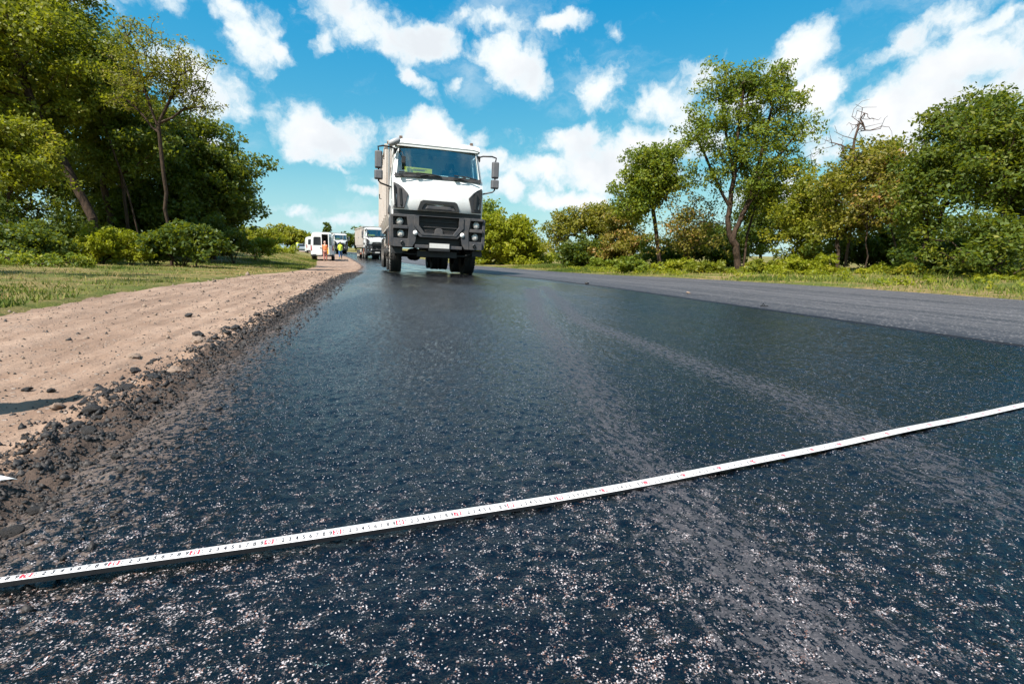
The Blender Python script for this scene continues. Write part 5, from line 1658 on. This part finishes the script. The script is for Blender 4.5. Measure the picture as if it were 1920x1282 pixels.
def grow(trunks, pts, rng, r_tip=.006, up=.7, wig=.10):
    """trunks: list of polylines [(x,y,z)]; hangs every point on the tree by the nearest lower node -> nodes, parent, radius"""
    nodes, par = [], []
    for tr in trunks:
        tr = [np.array(p, float) for p in tr]
        start = None
        if nodes:
            dd = [np.linalg.norm(n_ - tr[0]) for n_ in nodes]; start = int(np.argmin(dd))
        prev = start if start is not None and min(dd) < .6 else -1
        for i in range(len(tr) - 1):
            seg = max(2, int(np.linalg.norm(tr[i + 1] - tr[i]) / .45))
            for k in range(seg):
                if i == 0 and k == 0 and prev >= 0: continue
                nodes.append(tr[i] + (tr[i + 1] - tr[i]) * k / seg + rng.normal(size=3) * .02); par.append(prev); prev = len(nodes) - 1
        nodes.append(tr[-1]); par.append(prev)
    A = np.zeros((len(nodes) + len(pts) * 4 + 10, 3)); m = len(nodes); A[:m] = nodes
    dist0 = np.min(np.linalg.norm(pts[:, None] - A[None, :m], axis=2), axis=1)
    tips = []
    for i in np.argsort(dist0):
        p = pts[i]; d = p - A[:m]
        L = np.sqrt((d * d).sum(1)); h = np.hypot(d[:, 0], d[:, 1])
        cost = L + np.maximum(0, .55 * h - d[:, 2]) * up
        j = int(np.argmin(cost)); L = L[j]
        seg = 1 if L < .35 else (2 if L < .9 else 3)
        prev = j; a = A[j]
        for k in range(1, seg + 1):
            f = k / seg
            q = a + (p - a) * f
            if k < seg: q = q + rng.normal(size=3) * wig * L * .5 + np.array([0, 0, .10 * L * math.sin(PI * f)])
            A[m] = q; par.append(prev); prev = m; m += 1
        tips.append(prev)
    cntl = np.zeros(m); cntl[tips] = 1
    par = np.array(par)
    for i in range(m - 1, -1, -1):
        if par[i] >= 0: cntl[par[i]] += cntl[i] + .12
    rad = r_tip * np.maximum(cntl, .5) ** .47
    return A[:m], par, rad


def branch_mesh(name, A, par, rad, sides=5, rmin=.004, r_base=None):
    if r_base is not None:
        k_ = r_base / rad.max(); rad = np.where(rad > rad.max() * .08, rad * (1 + (k_ - 1) * sstep(rad / rad.max(), .05, .9)), rad)
    keep = np.where((par >= 0) & (rad > rmin))[0]
    if len(keep) == 0: keep = np.where(par >= 0)[0]
    a, b = A[par[keep]], A[keep]
    ra, rb = np.minimum(rad[par[keep]], rad[keep] * 1.35), rad[keep]
    t = b - a; L = np.linalg.norm(t, axis=1)[:, None] + 1e-9; t = t / L
    ref = np.where(np.abs(t[:, 2:3]) < .9, np.array([[0, 0, 1.]]), np.array([[1., 0, 0]]))
    u = np.cross(t, ref); u /= np.linalg.norm(u, axis=1)[:, None]; v = np.cross(t, u)
    ang = 2 * PI * np.arange(sides) / sides
    ring = u[:, None, :] * np.cos(ang)[None, :, None] + v[:, None, :] * np.sin(ang)[None, :, None]
    a = a - t * ra[:, None] * .3
    V = np.concatenate([a[:, None] + ring * ra[:, None, None], b[:, None] + ring * rb[:, None, None]], 1).reshape(-1, 3)
    base = np.arange(len(keep))[:, None] * 2 * sides; i = np.arange(sides); j = (i + 1) % sides
    F = np.stack([base + i, base + j, base + sides + j, base + sides + i], -1).reshape(-1, 4)
    return np_mesh(name, V, F)


def plant(name, label, cat, base, trunks, lobes, n_cl, n_leaf, size, leaf, seed, group=None, r_base=None, cl_r=.45, bark='bark', up=.5, droop=0.0, shell=.55, leaf_shape=.5, parts=('trunk', 'crown'), r_tip=.006, spread=1.0):
    """lobes and trunks in metres relative to base"""
    rng = np.random.default_rng(seed)
    root = tag(empty(name, tuple(base)), label, cat, group)
    # boughs first, then twig clusters round each bough: gaps stay open between them
    nb = max(6, n_cl // 5)
    B = lobe_points(lobes, nb, rng, shell)
    bi = np.repeat(np.arange(len(B)), 5)
    pts = B[bi] + np.clip(rng.normal(size=(len(bi), 3)), -1.6, 1.6) * cl_r * np.array([.95, .95, .48]) * spread
    pts[:, 2] = np.maximum(pts[:, 2], .06)
    A, par, rad = grow(trunks, pts, rng, r_tip)
    link(parts[0], branch_mesh(parts[0], A, par, rad, 6 if r_base and r_base > .08 else 4, r_base=r_base), M[bark], root, smooth=180)
    S = cl_r * rng.uniform(.45, 1.05, len(pts))
    V, F, tone = leaf_cloud(pts, S, n_leaf, size, rng, up, leaf_shape, droop, ctone=np.clip(.5 * rng.random(len(B))[bi] + .5 * rng.random(len(bi)), 0, 1))
    V[:, 2] = np.where(V[:, 2] < .0, rng.random(len(V)) * .05, V[:, 2])
    link(parts[1], np_mesh(parts[1], V, F, {'tone': tone}), LEAF[leaf], root, smooth=None)
    return root


def rel(base, Y, pts):
    """picture points (px, py[, depth offset]) at distance Y -> metres relative to base"""
    out = []
    for q in pts:
        p = at(q[0], q[1], Y + (q[2] if len(q) > 2 else 0)); out.append((p.x - base.x, p.y - base.y, p.z - base.z))
    return out


def lobes_at(base, Y, L):
    """(px, py, half width px, half height px[, depth offset[, depth radius m]])"""
    out = []
    for q in L:
        yo = q[4] if len(q) > 4 else 0
        c = rel(base, Y, [(q[0], q[1], yo)])[0]; k = (Y + yo) / FPX
        out.append((c, (q[2] * k, q[5] if len(q) > 5 else max(q[2], q[3]) * k * .8, q[3] * k)))
    return out


def tree(name, label, Y, base_px, trunk_px, lobes, n_cl, n_leaf, size, leaf, seed, group, r_base=.12, more=(), **kw):
    b = spot(base_px, Y)
    tr = [[(0, 0, -.1)] + rel(b, Y, trunk_px)] + [rel(b, Y, t_) for t_ in more]
    return plant(name, label, kw.pop('cat', 'tree'), b, tr, lobes_at(b, Y, lobes), n_cl, int(n_leaf * .62), size * .9, leaf, seed, group, r_base * .66, **kw)


GL, GR = 'trees of the grove left of the road', 'trees on the right roadside'
# ---- left grove
tree('tree', 'leaning tree at the left edge, its thick slanting trunk crossing the dark grove', 17, 180, [(172, 408), (128, 318), (85, 245), (48, 160), (25, 70)],
     [(40, 40, 75, 85), (-40, 110, 90, 110), (70, 130, 70, 60), (20, 215, 80, 60, 0), (-70, 10, 90, 80)], 420, 95, .17, 'mid', 1, GL, .20, cl_r=.50)
tree('tree', 'tall dark tree behind the leaning tree, reaching the top of the picture', 20, 215, [(205, 400), (180, 250), (140, 120), (120, 30)],
     [(105, 55, 60, 75), (150, 95, 60, 60), (60, -20, 90, 60), (180, 60, 26, 34), (120, 190, 90, 80), (205, 170, 45, 80)], 460, 95, .18, 'deep', 2, GL, .17, cl_r=.55)
tree('tree', 'slim dark tree with forked top left of the lone feathery tree', 19, 240, [(236, 380), (215, 270), (205, 170), (178, 90)],
     [(172, 90, 28, 58), (195, 160, 50, 60), (235, 210, 60, 60), (210, 290, 80, 55), (280, 260, 50, 60)], 300, 90, .16, 'deep', 3, GL, .10, cl_r=.45)
tree('feathery_tree', 'tall slender tree with bare lower trunk and thin feathery crown', 16.5, 320, [(315, 425), (306, 330), (299, 250), (297, 212)],
     [(262, 95, 48, 46), (318, 120, 55, 50), (285, 160, 70, 40), (350, 160, 34, 36), (235, 150, 30, 40), (345, 205, 44, 16), (282, 70, 20, 24), (372, 118, 16, 14), (250, 205, 40, 26)], 330, 42, .105, 'olive', 4, GL, .095,
     more=[[(299, 250), (285, 205), (262, 140), (255, 100)], [(298, 225), (318, 185), (335, 140)], [(300, 240), (345, 205), (385, 200)], [(303, 262), (268, 215), (240, 190)]], cl_r=.30, leaf_shape=.42)
tree('tree', 'broad rounded tree at the right end of the left grove, sweeping down to the grass', 23, 400, [(398, 400), (392, 330), (385, 280)],
     [(385, 300, 70, 70), (412, 340, 46, 76), (345, 320, 50, 80), (380, 400, 70, 50), (436, 395, 26, 34, 1), (340, 260, 40, 36), (418, 300, 24, 28), (330, 400, 50, 50)], 620, 115, .19, 'deep', 5, GL, .2, cl_r=.58)
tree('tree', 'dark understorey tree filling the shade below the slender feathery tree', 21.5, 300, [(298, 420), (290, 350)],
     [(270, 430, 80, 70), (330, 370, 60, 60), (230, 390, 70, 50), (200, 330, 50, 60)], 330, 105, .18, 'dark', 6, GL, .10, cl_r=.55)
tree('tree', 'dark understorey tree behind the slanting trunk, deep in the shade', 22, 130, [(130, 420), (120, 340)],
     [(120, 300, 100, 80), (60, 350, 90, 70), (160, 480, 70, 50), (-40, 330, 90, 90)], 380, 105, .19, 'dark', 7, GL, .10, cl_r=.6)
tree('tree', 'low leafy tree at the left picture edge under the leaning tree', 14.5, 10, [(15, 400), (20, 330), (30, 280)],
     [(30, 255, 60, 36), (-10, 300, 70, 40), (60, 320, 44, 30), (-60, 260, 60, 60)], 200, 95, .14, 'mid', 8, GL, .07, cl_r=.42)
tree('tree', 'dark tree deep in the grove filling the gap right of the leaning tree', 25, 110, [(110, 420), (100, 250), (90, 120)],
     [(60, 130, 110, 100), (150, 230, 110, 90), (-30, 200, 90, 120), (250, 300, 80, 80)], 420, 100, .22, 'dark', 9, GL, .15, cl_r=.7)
o_ = Vector((-11.0, 4.2, float(H(-11.0, 4.2))))
plant('tree', 'bushy tree beyond the left picture edge shading the dry grass', 'tree', o_, [[(0, 0, -.1), (.1, .1, 2.2), (0, .2, 4.5)]],
      [((0, 0, 4.8), (1.9, 1.5, 1.3)), ((1.3, .6, 3.6), (1.0, .8, .7)), ((-1.2, 0, 3.8), (1.3, 1.2, 1.0)), ((2.6, .4, 5.2), (.9, .5, .4))], 220, 50, .14, 'mid', 11, GL, .1, cl_r=.42)
# thin stems seen in the shade
tree('young_tree', 'thin crooked young stem in the shade between slanting trunk and feathery tree', 18, 268, [(250, 400), (232, 330), (205, 262), (178, 180), (160, 120)],
     [(170, 130, 30, 40), (200, 200, 36, 40)], 60, 70, .14, 'mid', 10, GL, .05, cl_r=.4)
# ---- left bushes
GB = 'bushes and weeds along the grove'


def bush(label, Y, base_px, lobes, n_cl, n_leaf, size, leaf, seed, group, cl_r=.22, name='bush', **kw):
    b = spot(base_px, Y)
    rng = np.random.default_rng(seed + 500)
    Ls = lobes_at(b, Y, lobes)
    wid = max(l[1][0] for l in Ls)
    tr = [[(rng.normal() * .05, rng.normal() * .05, -.05), (rng.normal() * wid * .35, rng.normal() * wid * .35, .25 + .3 * rng.random())] for _ in range(6)]
    return plant(name, label, kw.pop('cat', 'bush'), b, tr, Ls, n_cl, int(n_leaf * .75), size * .95, leaf, seed, group, None, cl_r=cl_r, parts=('stems', 'foliage'), r_tip=.0035, **kw)


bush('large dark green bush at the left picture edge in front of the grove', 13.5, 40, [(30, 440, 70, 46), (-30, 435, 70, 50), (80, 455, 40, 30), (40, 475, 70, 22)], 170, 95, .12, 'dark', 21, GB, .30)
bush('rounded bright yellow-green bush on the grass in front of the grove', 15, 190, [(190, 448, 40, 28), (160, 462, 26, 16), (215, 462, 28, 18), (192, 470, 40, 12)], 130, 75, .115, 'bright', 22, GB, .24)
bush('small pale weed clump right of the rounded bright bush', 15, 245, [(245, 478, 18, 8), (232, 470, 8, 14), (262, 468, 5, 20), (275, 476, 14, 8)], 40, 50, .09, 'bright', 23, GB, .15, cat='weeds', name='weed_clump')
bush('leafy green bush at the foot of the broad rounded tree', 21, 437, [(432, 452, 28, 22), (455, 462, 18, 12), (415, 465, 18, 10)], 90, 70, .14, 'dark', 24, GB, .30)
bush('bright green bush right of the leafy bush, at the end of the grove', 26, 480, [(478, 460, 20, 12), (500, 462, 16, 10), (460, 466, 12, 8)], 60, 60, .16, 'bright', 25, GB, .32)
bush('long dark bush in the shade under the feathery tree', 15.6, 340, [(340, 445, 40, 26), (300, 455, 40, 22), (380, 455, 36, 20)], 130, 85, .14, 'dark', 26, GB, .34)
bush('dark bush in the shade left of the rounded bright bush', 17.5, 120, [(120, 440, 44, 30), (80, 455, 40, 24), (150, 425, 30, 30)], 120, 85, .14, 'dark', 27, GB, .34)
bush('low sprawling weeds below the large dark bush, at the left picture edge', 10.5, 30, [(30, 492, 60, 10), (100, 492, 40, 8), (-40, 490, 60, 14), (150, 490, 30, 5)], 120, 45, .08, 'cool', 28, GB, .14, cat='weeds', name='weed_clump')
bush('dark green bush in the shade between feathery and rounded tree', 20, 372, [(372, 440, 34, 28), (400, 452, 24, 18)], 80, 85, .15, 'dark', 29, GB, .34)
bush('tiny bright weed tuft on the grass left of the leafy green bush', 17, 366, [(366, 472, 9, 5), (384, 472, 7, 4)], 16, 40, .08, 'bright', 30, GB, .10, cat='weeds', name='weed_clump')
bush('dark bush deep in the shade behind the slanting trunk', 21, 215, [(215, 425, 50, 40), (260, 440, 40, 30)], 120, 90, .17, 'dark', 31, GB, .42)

# ---- far hedge beyond the grass bank, far trees
FH = 'far bushes and trees beyond the bend'
tree('far_tree', 'broad far tree left of the vans, beyond the grass bank', 100, 545, [(545, 448)], [(545, 440, 34, 16), (520, 444, 22, 12), (572, 446, 14, 12), (560, 450, 26, 10)], 170, 45, .75, 'mid', 41, FH, .2, cl_r=1.1)
tree('far_tree', 'low far tree at the right foot of the broad rounded tree', 80, 490, [(490, 450)], [(490, 445, 26, 14), (465, 440, 20, 14), (515, 448, 14, 10)], 130, 45, .6, 'mid', 42, FH, .2, cl_r=.9)
tree('poplar', 'single narrow poplar standing far off above the white van', 190, 618, [(616, 440), (615, 420)], [(614, 420, 3, 8), (616, 430, 5, 8), (618, 440, 6, 8), (613, 436, 4, 8)], 120, 50, .6, 'dark', 43, FH, .3, cl_r=.55)
tree('far_tree', 'dark far trees row piece seen between the two smaller dump trucks', 135, 668, [(666, 455)], [(662, 450, 14, 14), (676, 448, 12, 14), (688, 446, 12, 16), (650, 452, 10, 10)], 150, 45, .8, 'dark', 44, FH, .2, cl_r=1.1)
tree('far_tree', 'far low tree hidden mostly behind the second dump truck', 130, 706, [(706, 455)], [(706, 452, 20, 16), (730, 455, 20, 14)], 90, 45, .8, 'mid', 45, FH, .2, cl_r=1.1)
bush('tall grassy weeds on top of the grass bank below the broad far tree', 48, 520, [(510, 466, 40, 4), (480, 464, 30, 6), (545, 468, 14, 3)], 120, 40, .22, 'bright', 46, FH, .35, cat='weeds', name='weed_clump')

# ---- right side of the road
tree('tree', 'dark green tree top showing right behind the big dump truck', 44, 898, [(898, 440), (900, 400)], [(895, 425, 26, 30), (903, 395, 16, 24), (885, 460, 30, 30)], 150, 60, .34, 'cool', 51, GR, .2, cl_r=.8)
bush('bright green rounded bush tree right of the big dump truck', 41, 960, [(945, 445, 36, 40), (975, 455, 36, 34), (925, 430, 26, 30), (1000, 470, 22, 22), (930, 475, 36, 20), (962, 420, 18, 14), (985, 485, 36, 12)], 380, 75, .30, 'bright', 52, GR, .62)
bush('low yellow-green bush in the gap where the road meets the sky', 58, 1036, [(1032, 490, 16, 8), (1048, 494, 12, 6)], 60, 55, .34, 'bright', 53, GR, .55)
tree('tree', 'bent olive-coloured tree arching over towards the gap in the trees', 30, 1128, [(1124, 480), (1112, 458), (1090, 444), (1070, 440)],
     [(1060, 430, 30, 22), (1090, 415, 34, 26), (1120, 395, 28, 28), (1045, 445, 18, 14), (1140, 425, 34, 34), (1048, 470, 14, 10)], 330, 60, .19, 'olive', 54, GR, .16, cl_r=.48)
bush('dark dense bush under the bent olive tree', 29, 1085, [(1085, 475, 26, 22), (1070, 482, 22, 16), (1110, 480, 26, 20)], 130, 80, .2, 'dark', 55, GR, .42)
bush('olive bush behind the upright tree, full of dry twigs', 28, 1165, [(1165, 440, 34, 44), (1185, 470, 36, 30), (1145, 475, 30, 24)], 230, 65, .19, 'dry', 56, GR, .46)
tree('tree', 'upright medium tree with straight bare trunk left of the tallest tree', 22.5, 1238, [(1236, 490), (1228, 420), (1221, 350), (1220, 310)],
     [(1215, 300, 34, 34), (1235, 330, 44, 40), (1200, 350, 30, 36), (1262, 340, 24, 26), (1190, 390, 22, 26), (1215, 375, 36, 24)], 420, 75, .155, 'cool', 57, GR, .13, cl_r=.42)
tree('dry_tree', 'thin reddish half dry tree between upright tree and tallest tree', 22, 1288, [(1286, 470), (1284, 430), (1290, 390)],
     [(1290, 410, 40, 44), (1310, 390, 30, 30), (1270, 450, 30, 34), (1320, 440, 26, 34)], 230, 38, .13, 'dry', 58, GR, .06, cl_r=.42)
tree('tree', 'tallest tree right of the road, airy crown on a forked trunk', 20.5, 1385, [(1384, 485), (1378, 462), (1369, 440), (1364, 415), (1372, 360), (1380, 300), (1386, 220), (1398, 150)],
     [(1400, 160, 50, 40), (1450, 150, 46, 34), (1480, 180, 30, 40), (1360, 200, 44, 44), (1320, 240, 40, 34), (1420, 230, 60, 50), (1490, 250, 36, 44), (1385, 290, 60, 40), (1300, 275, 30, 18), (1455, 310, 50, 36), (1340, 320, 40, 26), (1505, 300, 20, 24), (1365, 128, 20, 16), (1410, 350, 40, 22), (1340, 150, 20, 22)],
     720, 52, .145, 'cool', 59, GR, .20, more=[[(1372, 448), (1385, 420), (1400, 385), (1418, 330), (1432, 270), (1448, 200)], [(1366, 395), (1345, 340), (1322, 290), (1308, 262)], [(1378, 320), (1360, 250), (1356, 190)], [(1410, 350), (1455, 300), (1490, 255)]], cl_r=.36, leaf_shape=.45)
tree('tree', 'second thinner stem leaning beside the tallest tree trunk', 21, 1400, [(1396, 480), (1402, 440), (1412, 400), (1424, 360)],
     [(1425, 350, 34, 30), (1440, 380, 24, 26)], 90, 60, .15, 'mid', 60, GR, .075, cl_r=.4)
tree('tree', 'dark green tree behind the right side of the tallest tree', 26, 1428, [(1426, 470), (1424, 420)],
     [(1425, 390, 34, 40), (1440, 430, 26, 36), (1410, 450, 34, 34), (1435, 360, 22, 20)], 230, 80, .18, 'dark', 61, GR, .12, cl_r=.48)
bush('dark bush at the back between upright tree and tallest tree', 25, 1325, [(1325, 460, 50, 34), (1365, 465, 40, 30), (1270, 475, 40, 24), (1225, 482, 30, 18)], 260, 75, .19, 'dark', 62, GR, .46)
tree('tree', 'pale green young tree right of the gap beside the tallest tree', 19, 1505, [(1503, 480), (1500, 430), (1508, 380)],
     [(1505, 380, 30, 34), (1490, 430, 32, 36), (1525, 420, 34, 36), (1540, 380, 26, 28), (1500, 470, 34, 24)], 300, 75, .145, 'mid', 63, GR, .06, cl_r=.38)
tree('tree', 'tree with dead bare branches sticking out of its top', 16, 1574, [(1570, 470), (1572, 450), (1590, 425), (1602, 390), (1604, 340)],
     [(1640, 290, 40, 26), (1610, 330, 44, 34), (1660, 330, 40, 34), (1580, 350, 30, 30), (1620, 390, 50, 30), (1570, 410, 36, 30), (1680, 280, 20, 18)], 360, 62, .125, 'olive', 64, GR, .10, cl_r=.36)
tree('young_tree', 'thin straight bare stem left of the curved trunk at the right', 15, 1625, [(1624, 480), (1624, 430), (1626, 380)],
     [(1640, 370, 34, 24), (1625, 400, 24, 20)], 60, 50, .12, 'dry', 65, GR, .035, cl_r=.3)
tree('young_tree', 'dark thin stem curving left, next to the thin straight stem', 15, 1686, [(1683, 475), (1672, 430), (1660, 385), (1662, 350)],
     [(1680, 360, 34, 34), (1665, 320, 30, 26), (1690, 400, 26, 30)], 130, 60, .125, 'dry', 66, GR, .04, cl_r=.34)
tree('tree', 'tree with a dark curved trunk leaning right towards the right picture edge', 13, 1716, [(1718, 482), (1738, 450), (1758, 420), (1772, 380), (1782, 340), (1800, 290)],
     [(1760, 300, 40, 44), (1800, 240, 50, 44), (1740, 350, 34, 34), (1850, 230, 44, 40), (1720, 400, 30, 30), (1790, 330, 50, 36)], 400, 75, .115, 'deep', 67, GR, .075, cl_r=.34)
tree('tree', 'large dense tree at the right picture edge with branches drooping to the verge', 11.5, 1880, [(1876, 470), (1884, 400), (1888, 330), (1880, 250)],
     [(1870, 230, 70, 50), (1930, 260, 80, 70), (1850, 330, 70, 50), (1930, 370, 80, 60), (1840, 420, 60, 36, -.6), (1900, 450, 80, 40, -.8), (1830, 480, 44, 30, -1.0), (1890, 505, 60, 24, -1.2), (2000, 330, 80, 150)], 640, 85, .115, 'deep', 68, GR, .11, cl_r=.34, up=.9, droop=.35)
bush('dark bush in the shade below the large tree at the right edge', 13, 1790, [(1780, 490, 44, 34), (1740, 480, 34, 36), (1850, 490, 44, 36)], 160, 85, .12, 'dark', 69, GR, .3)
bush('dark bush behind the thin stems at the right', 17.5, 1650, [(1640, 460, 50, 34), (1690, 455, 40, 40), (1590, 470, 36, 30), (1730, 440, 30, 40)], 230, 75, .15, 'dark', 70, GR, .38)
GW = 'low bushes on the right verge'
for (Y, px_, L, lf, lb, sd) in (
        (19.5, 1200, [(1200, 497, 30, 10), (1180, 492, 22, 10)], 'cool', 'low green bush at the foot of the upright tree, left side', 71),
        (18.5, 1262, [(1262, 498, 34, 10), (1290, 496, 26, 9)], 'bright', 'light green low bush right of the upright tree trunk', 72),
        (17.5, 1340, [(1340, 498, 36, 12), (1310, 496, 26, 12)], 'mid', 'low bush left of the tallest tree trunk', 73),
        (16, 1435, [(1440, 500, 34, 12), (1415, 498, 22, 10)], 'mid', 'low bush right of the tallest tree trunk', 74),
        (15, 1500, [(1495, 498, 34, 18), (1470, 505, 24, 10)], 'bright', 'bright leafy bush between tallest tree and tree with dead top', 75),
        (14.5, 1545, [(1545, 492, 24, 22), (1530, 505, 24, 12)], 'bright', 'upright pale bush touching the trunk of the tree with dead top', 76),
        (14, 1650, [(1650, 505, 34, 14), (1620, 510, 26, 8)], 'bright', 'bright leafy bush in front of the thin straight stem', 77),
        (12.6, 1700, [(1700, 510, 30, 14), (1725, 512, 20, 10)], 'mid', 'low bush at the foot of the dark curved trunk', 78),
        (27, 1145, [(1145, 492, 34, 9), (1115, 494, 20, 7)], 'cool', 'low bush at the foot of the bent olive tree', 79),
        (10.2, 1860, [(1860, 530, 36, 14), (1910, 532, 40, 18)], 'bright', 'leafy weeds at the road edge below the large right tree', 80)):
    bush(lb, Y, px_, [(a_, b_ + 4, c_ * .8, d_ * .72) for a_, b_, c_, d_ in L], 55, 55, .0066 * Y + .012, lf, sd, GW, .010 * Y + .02)
bush('dark bush at the right picture edge behind the large drooping tree', 15, 1905, [(1900, 490, 50, 34), (1960, 480, 60, 50)], 150, 85, .13, 'dark', 81, GR, .34)
bush('dark hedge of bushes far behind the drooping tree at the right edge', 24, 1850, [(1830, 470, 90, 34), (1930, 475, 90, 34), (1720, 470, 60, 30)], 220, 85, .2, 'dark', 82, GR, .5)
# dead branches above the crown
b = spot(1578, 16.2)
rng = np.random.default_rng(77)
tr = [rel(b, 16.2, [(1585, 500), (1596, 420), (1592, 330), (1597, 300), (1602, 260), (1617, 205)])]
dp = np.array(rel(b, 16.2, [(1580, 270), (1570, 285), (1575, 255), (1588, 240), (1565, 262), (1612, 230), (1628, 225), (1632, 238), (1640, 245), (1606, 225), (1598, 235), (1622, 212), (1635, 222), (1590, 252), (1584, 300), (1568, 295), (1620, 245), (1610, 205), (1560, 275), (1645, 232)]))
dp[:, 1] += rng.normal(size=len(dp)) * .25
dp = np.concatenate([dp, np.repeat(dp, 5, 0) + rng.normal(size=(len(dp) * 5, 3)) * [.22, .2, .2]])
A, par, rad = grow(tr, dp, rng, .0042, .3, .22)
root = tag(empty('dead_tree', tuple(b)), 'bare dead tree whose leafless top rises above the crown beside it', 'tree', GR)
link('trunk', branch_mesh('trunk', A, par, rad, 5, .001), M['bare_bark'], root, smooth=180)

# ---- grass
def blades(t, u, hgt, rng, tone, name, lean=.6, wid=.16):
    X, Y = xy(t, u); T = t
    Z = height(t, u) + .035 + .05 * fbm(X * .8, Y * .8, 4, 62) * sstep(np.abs(u - np.where(u < 0, dirt_edge(t), FAR)), .2, 2) + .02 * fbm(X * 5, Y * 5, 3, 63) - .012
    N = len(t); a = rng.random(N) * 2 * PI; ln = hgt * lean * rng.uniform(.2, 1.4, N); b = a + rng.normal(size=N)
    w = hgt * wid
    V = np.empty((N, 3, 3))
    V[:, 0] = np.stack([X - np.cos(b) * w, Y - np.sin(b) * w, Z], -1); V[:, 1] = np.stack([X + np.cos(b) * w, Y + np.sin(b) * w, Z], -1)
    V[:, 2] = np.stack([X + np.cos(a) * ln, Y + np.sin(a) * ln, Z + hgt], -1)
    return link(name, np_mesh(name, V.reshape(-1, 3), np.arange(N * 3).reshape(N, 3), {'tone': np.repeat(tone, 3)}), M['blade'], smooth=None)


rng = np.random.default_rng(8)
N = 170000
t_ = 1.5 + 60 * rng.random(N) ** 2.0
u_ = dirt_edge(t_) + .05 - 13 * rng.random(N) ** 1.5
x_, y_ = xy(t_, u_)
patch = fbm(x_ * .45, y_ * .45, 4, 91); fine = fbm(x_ * 2.5, y_ * 2.5, 3, 92)
keep = (rng.random(N) < np.clip(.52 + 1.2 * fine + .9 * patch, .06, 1)) & (u_ < dirt_edge(t_) - .10 + .14 * fbm(t_ * 1.4, t_ * 0, 4, 65) + .12 * fine)
t_, u_, patch, fine = t_[keep], u_[keep], patch[keep], fine[keep]
h_ = (.018 + .026 * rng.random(len(t_)) ** 2 + .035 * np.clip(patch, 0, 1)) * (1 + .035 * t_) * (1 + .8 * sstep(dirt_edge(t_) - u_, 5, 9))
tone = np.clip(.56 - 1.3 * patch - .4 * fine + .3 * rng.normal(size=len(t_)), 0, 1)
tag(blades(t_, u_, h_, rng, tone, 'grass'), 'short patchy green and straw coloured grass on the left verge', 'grass', kind='stuff')
N = 90000
t_ = 1.0 + 34 * rng.random(N) ** 1.3
u_ = FAR + .02 + 9 * rng.random(N) ** 1.4
x_, y_ = xy(t_, u_)
patch = fbm(x_ * .5, y_ * .5, 4, 93); fine = fbm(x_ * 2.2, y_ * 2.2, 3, 94)
keep = (rng.random(N) < np.clip(.5 + 1.2 * fine + 1.0 * patch, .05, 1)) & (u_ > FAR + .10 + .14 * fbm(t_ * 1.4, t_ * 0, 4, 66))
t_, u_, patch, fine = t_[keep], u_[keep], patch[keep], fine[keep]
h_ = (.03 + .06 * rng.random(len(t_)) ** 2 + .07 * np.clip(patch + .1, 0, 1)) * (1 + .015 * t_) * (.5 + .5 * sstep(u_ - FAR, .1, 1.5))
tone = np.clip(.36 - .9 * patch - .3 * fine + .25 * rng.normal(size=len(t_)), 0, 1)
tag(blades(t_, u_, h_, rng, tone, 'grass'), 'rough green weedy grass on the right verge under the trees', 'grass', kind='stuff')
# broad-leaved weeds in the right verge
k_ = 260
t_ = 2 + 24 * rng.random(k_); u_ = FAR + 1.0 + 5 * rng.random(k_) ** .9
x_, y_ = xy(t_, u_); C = np.stack([x_, y_, height(t_, u_) + .05 + .08 * rng.random(k_)], -1)
V, F, tone = leaf_cloud(C, .13 * rng.uniform(.6, 1.6, k_), 40, .075, rng, .9)
tag(link('ground_weeds', np_mesh('ground_weeds', V, F, {'tone': tone}), LEAF['bright'], smooth=None), 'low broad-leaved weeds scattered through the grass of the right verge', 'weeds', kind='stuff')
k_ = 260
t_ = 9 + 18 * rng.random(k_); u_ = dirt_edge(t_) - 5 - 6 * rng.random(k_)
x_, y_ = xy(t_, u_); C = np.stack([x_, y_, height(t_, u_) + .10 + .12 * rng.random(k_)], -1)
V, F, tone = leaf_cloud(C, .20 * rng.uniform(.6, 1.6, k_), 45, .085, rng, .9)
tag(link('ground_weeds', np_mesh('ground_weeds', V, F, {'tone': tone}), LEAF['cool'], smooth=None), 'low broad-leaved weeds at the shady foot of the left grove', 'weeds', kind='stuff')
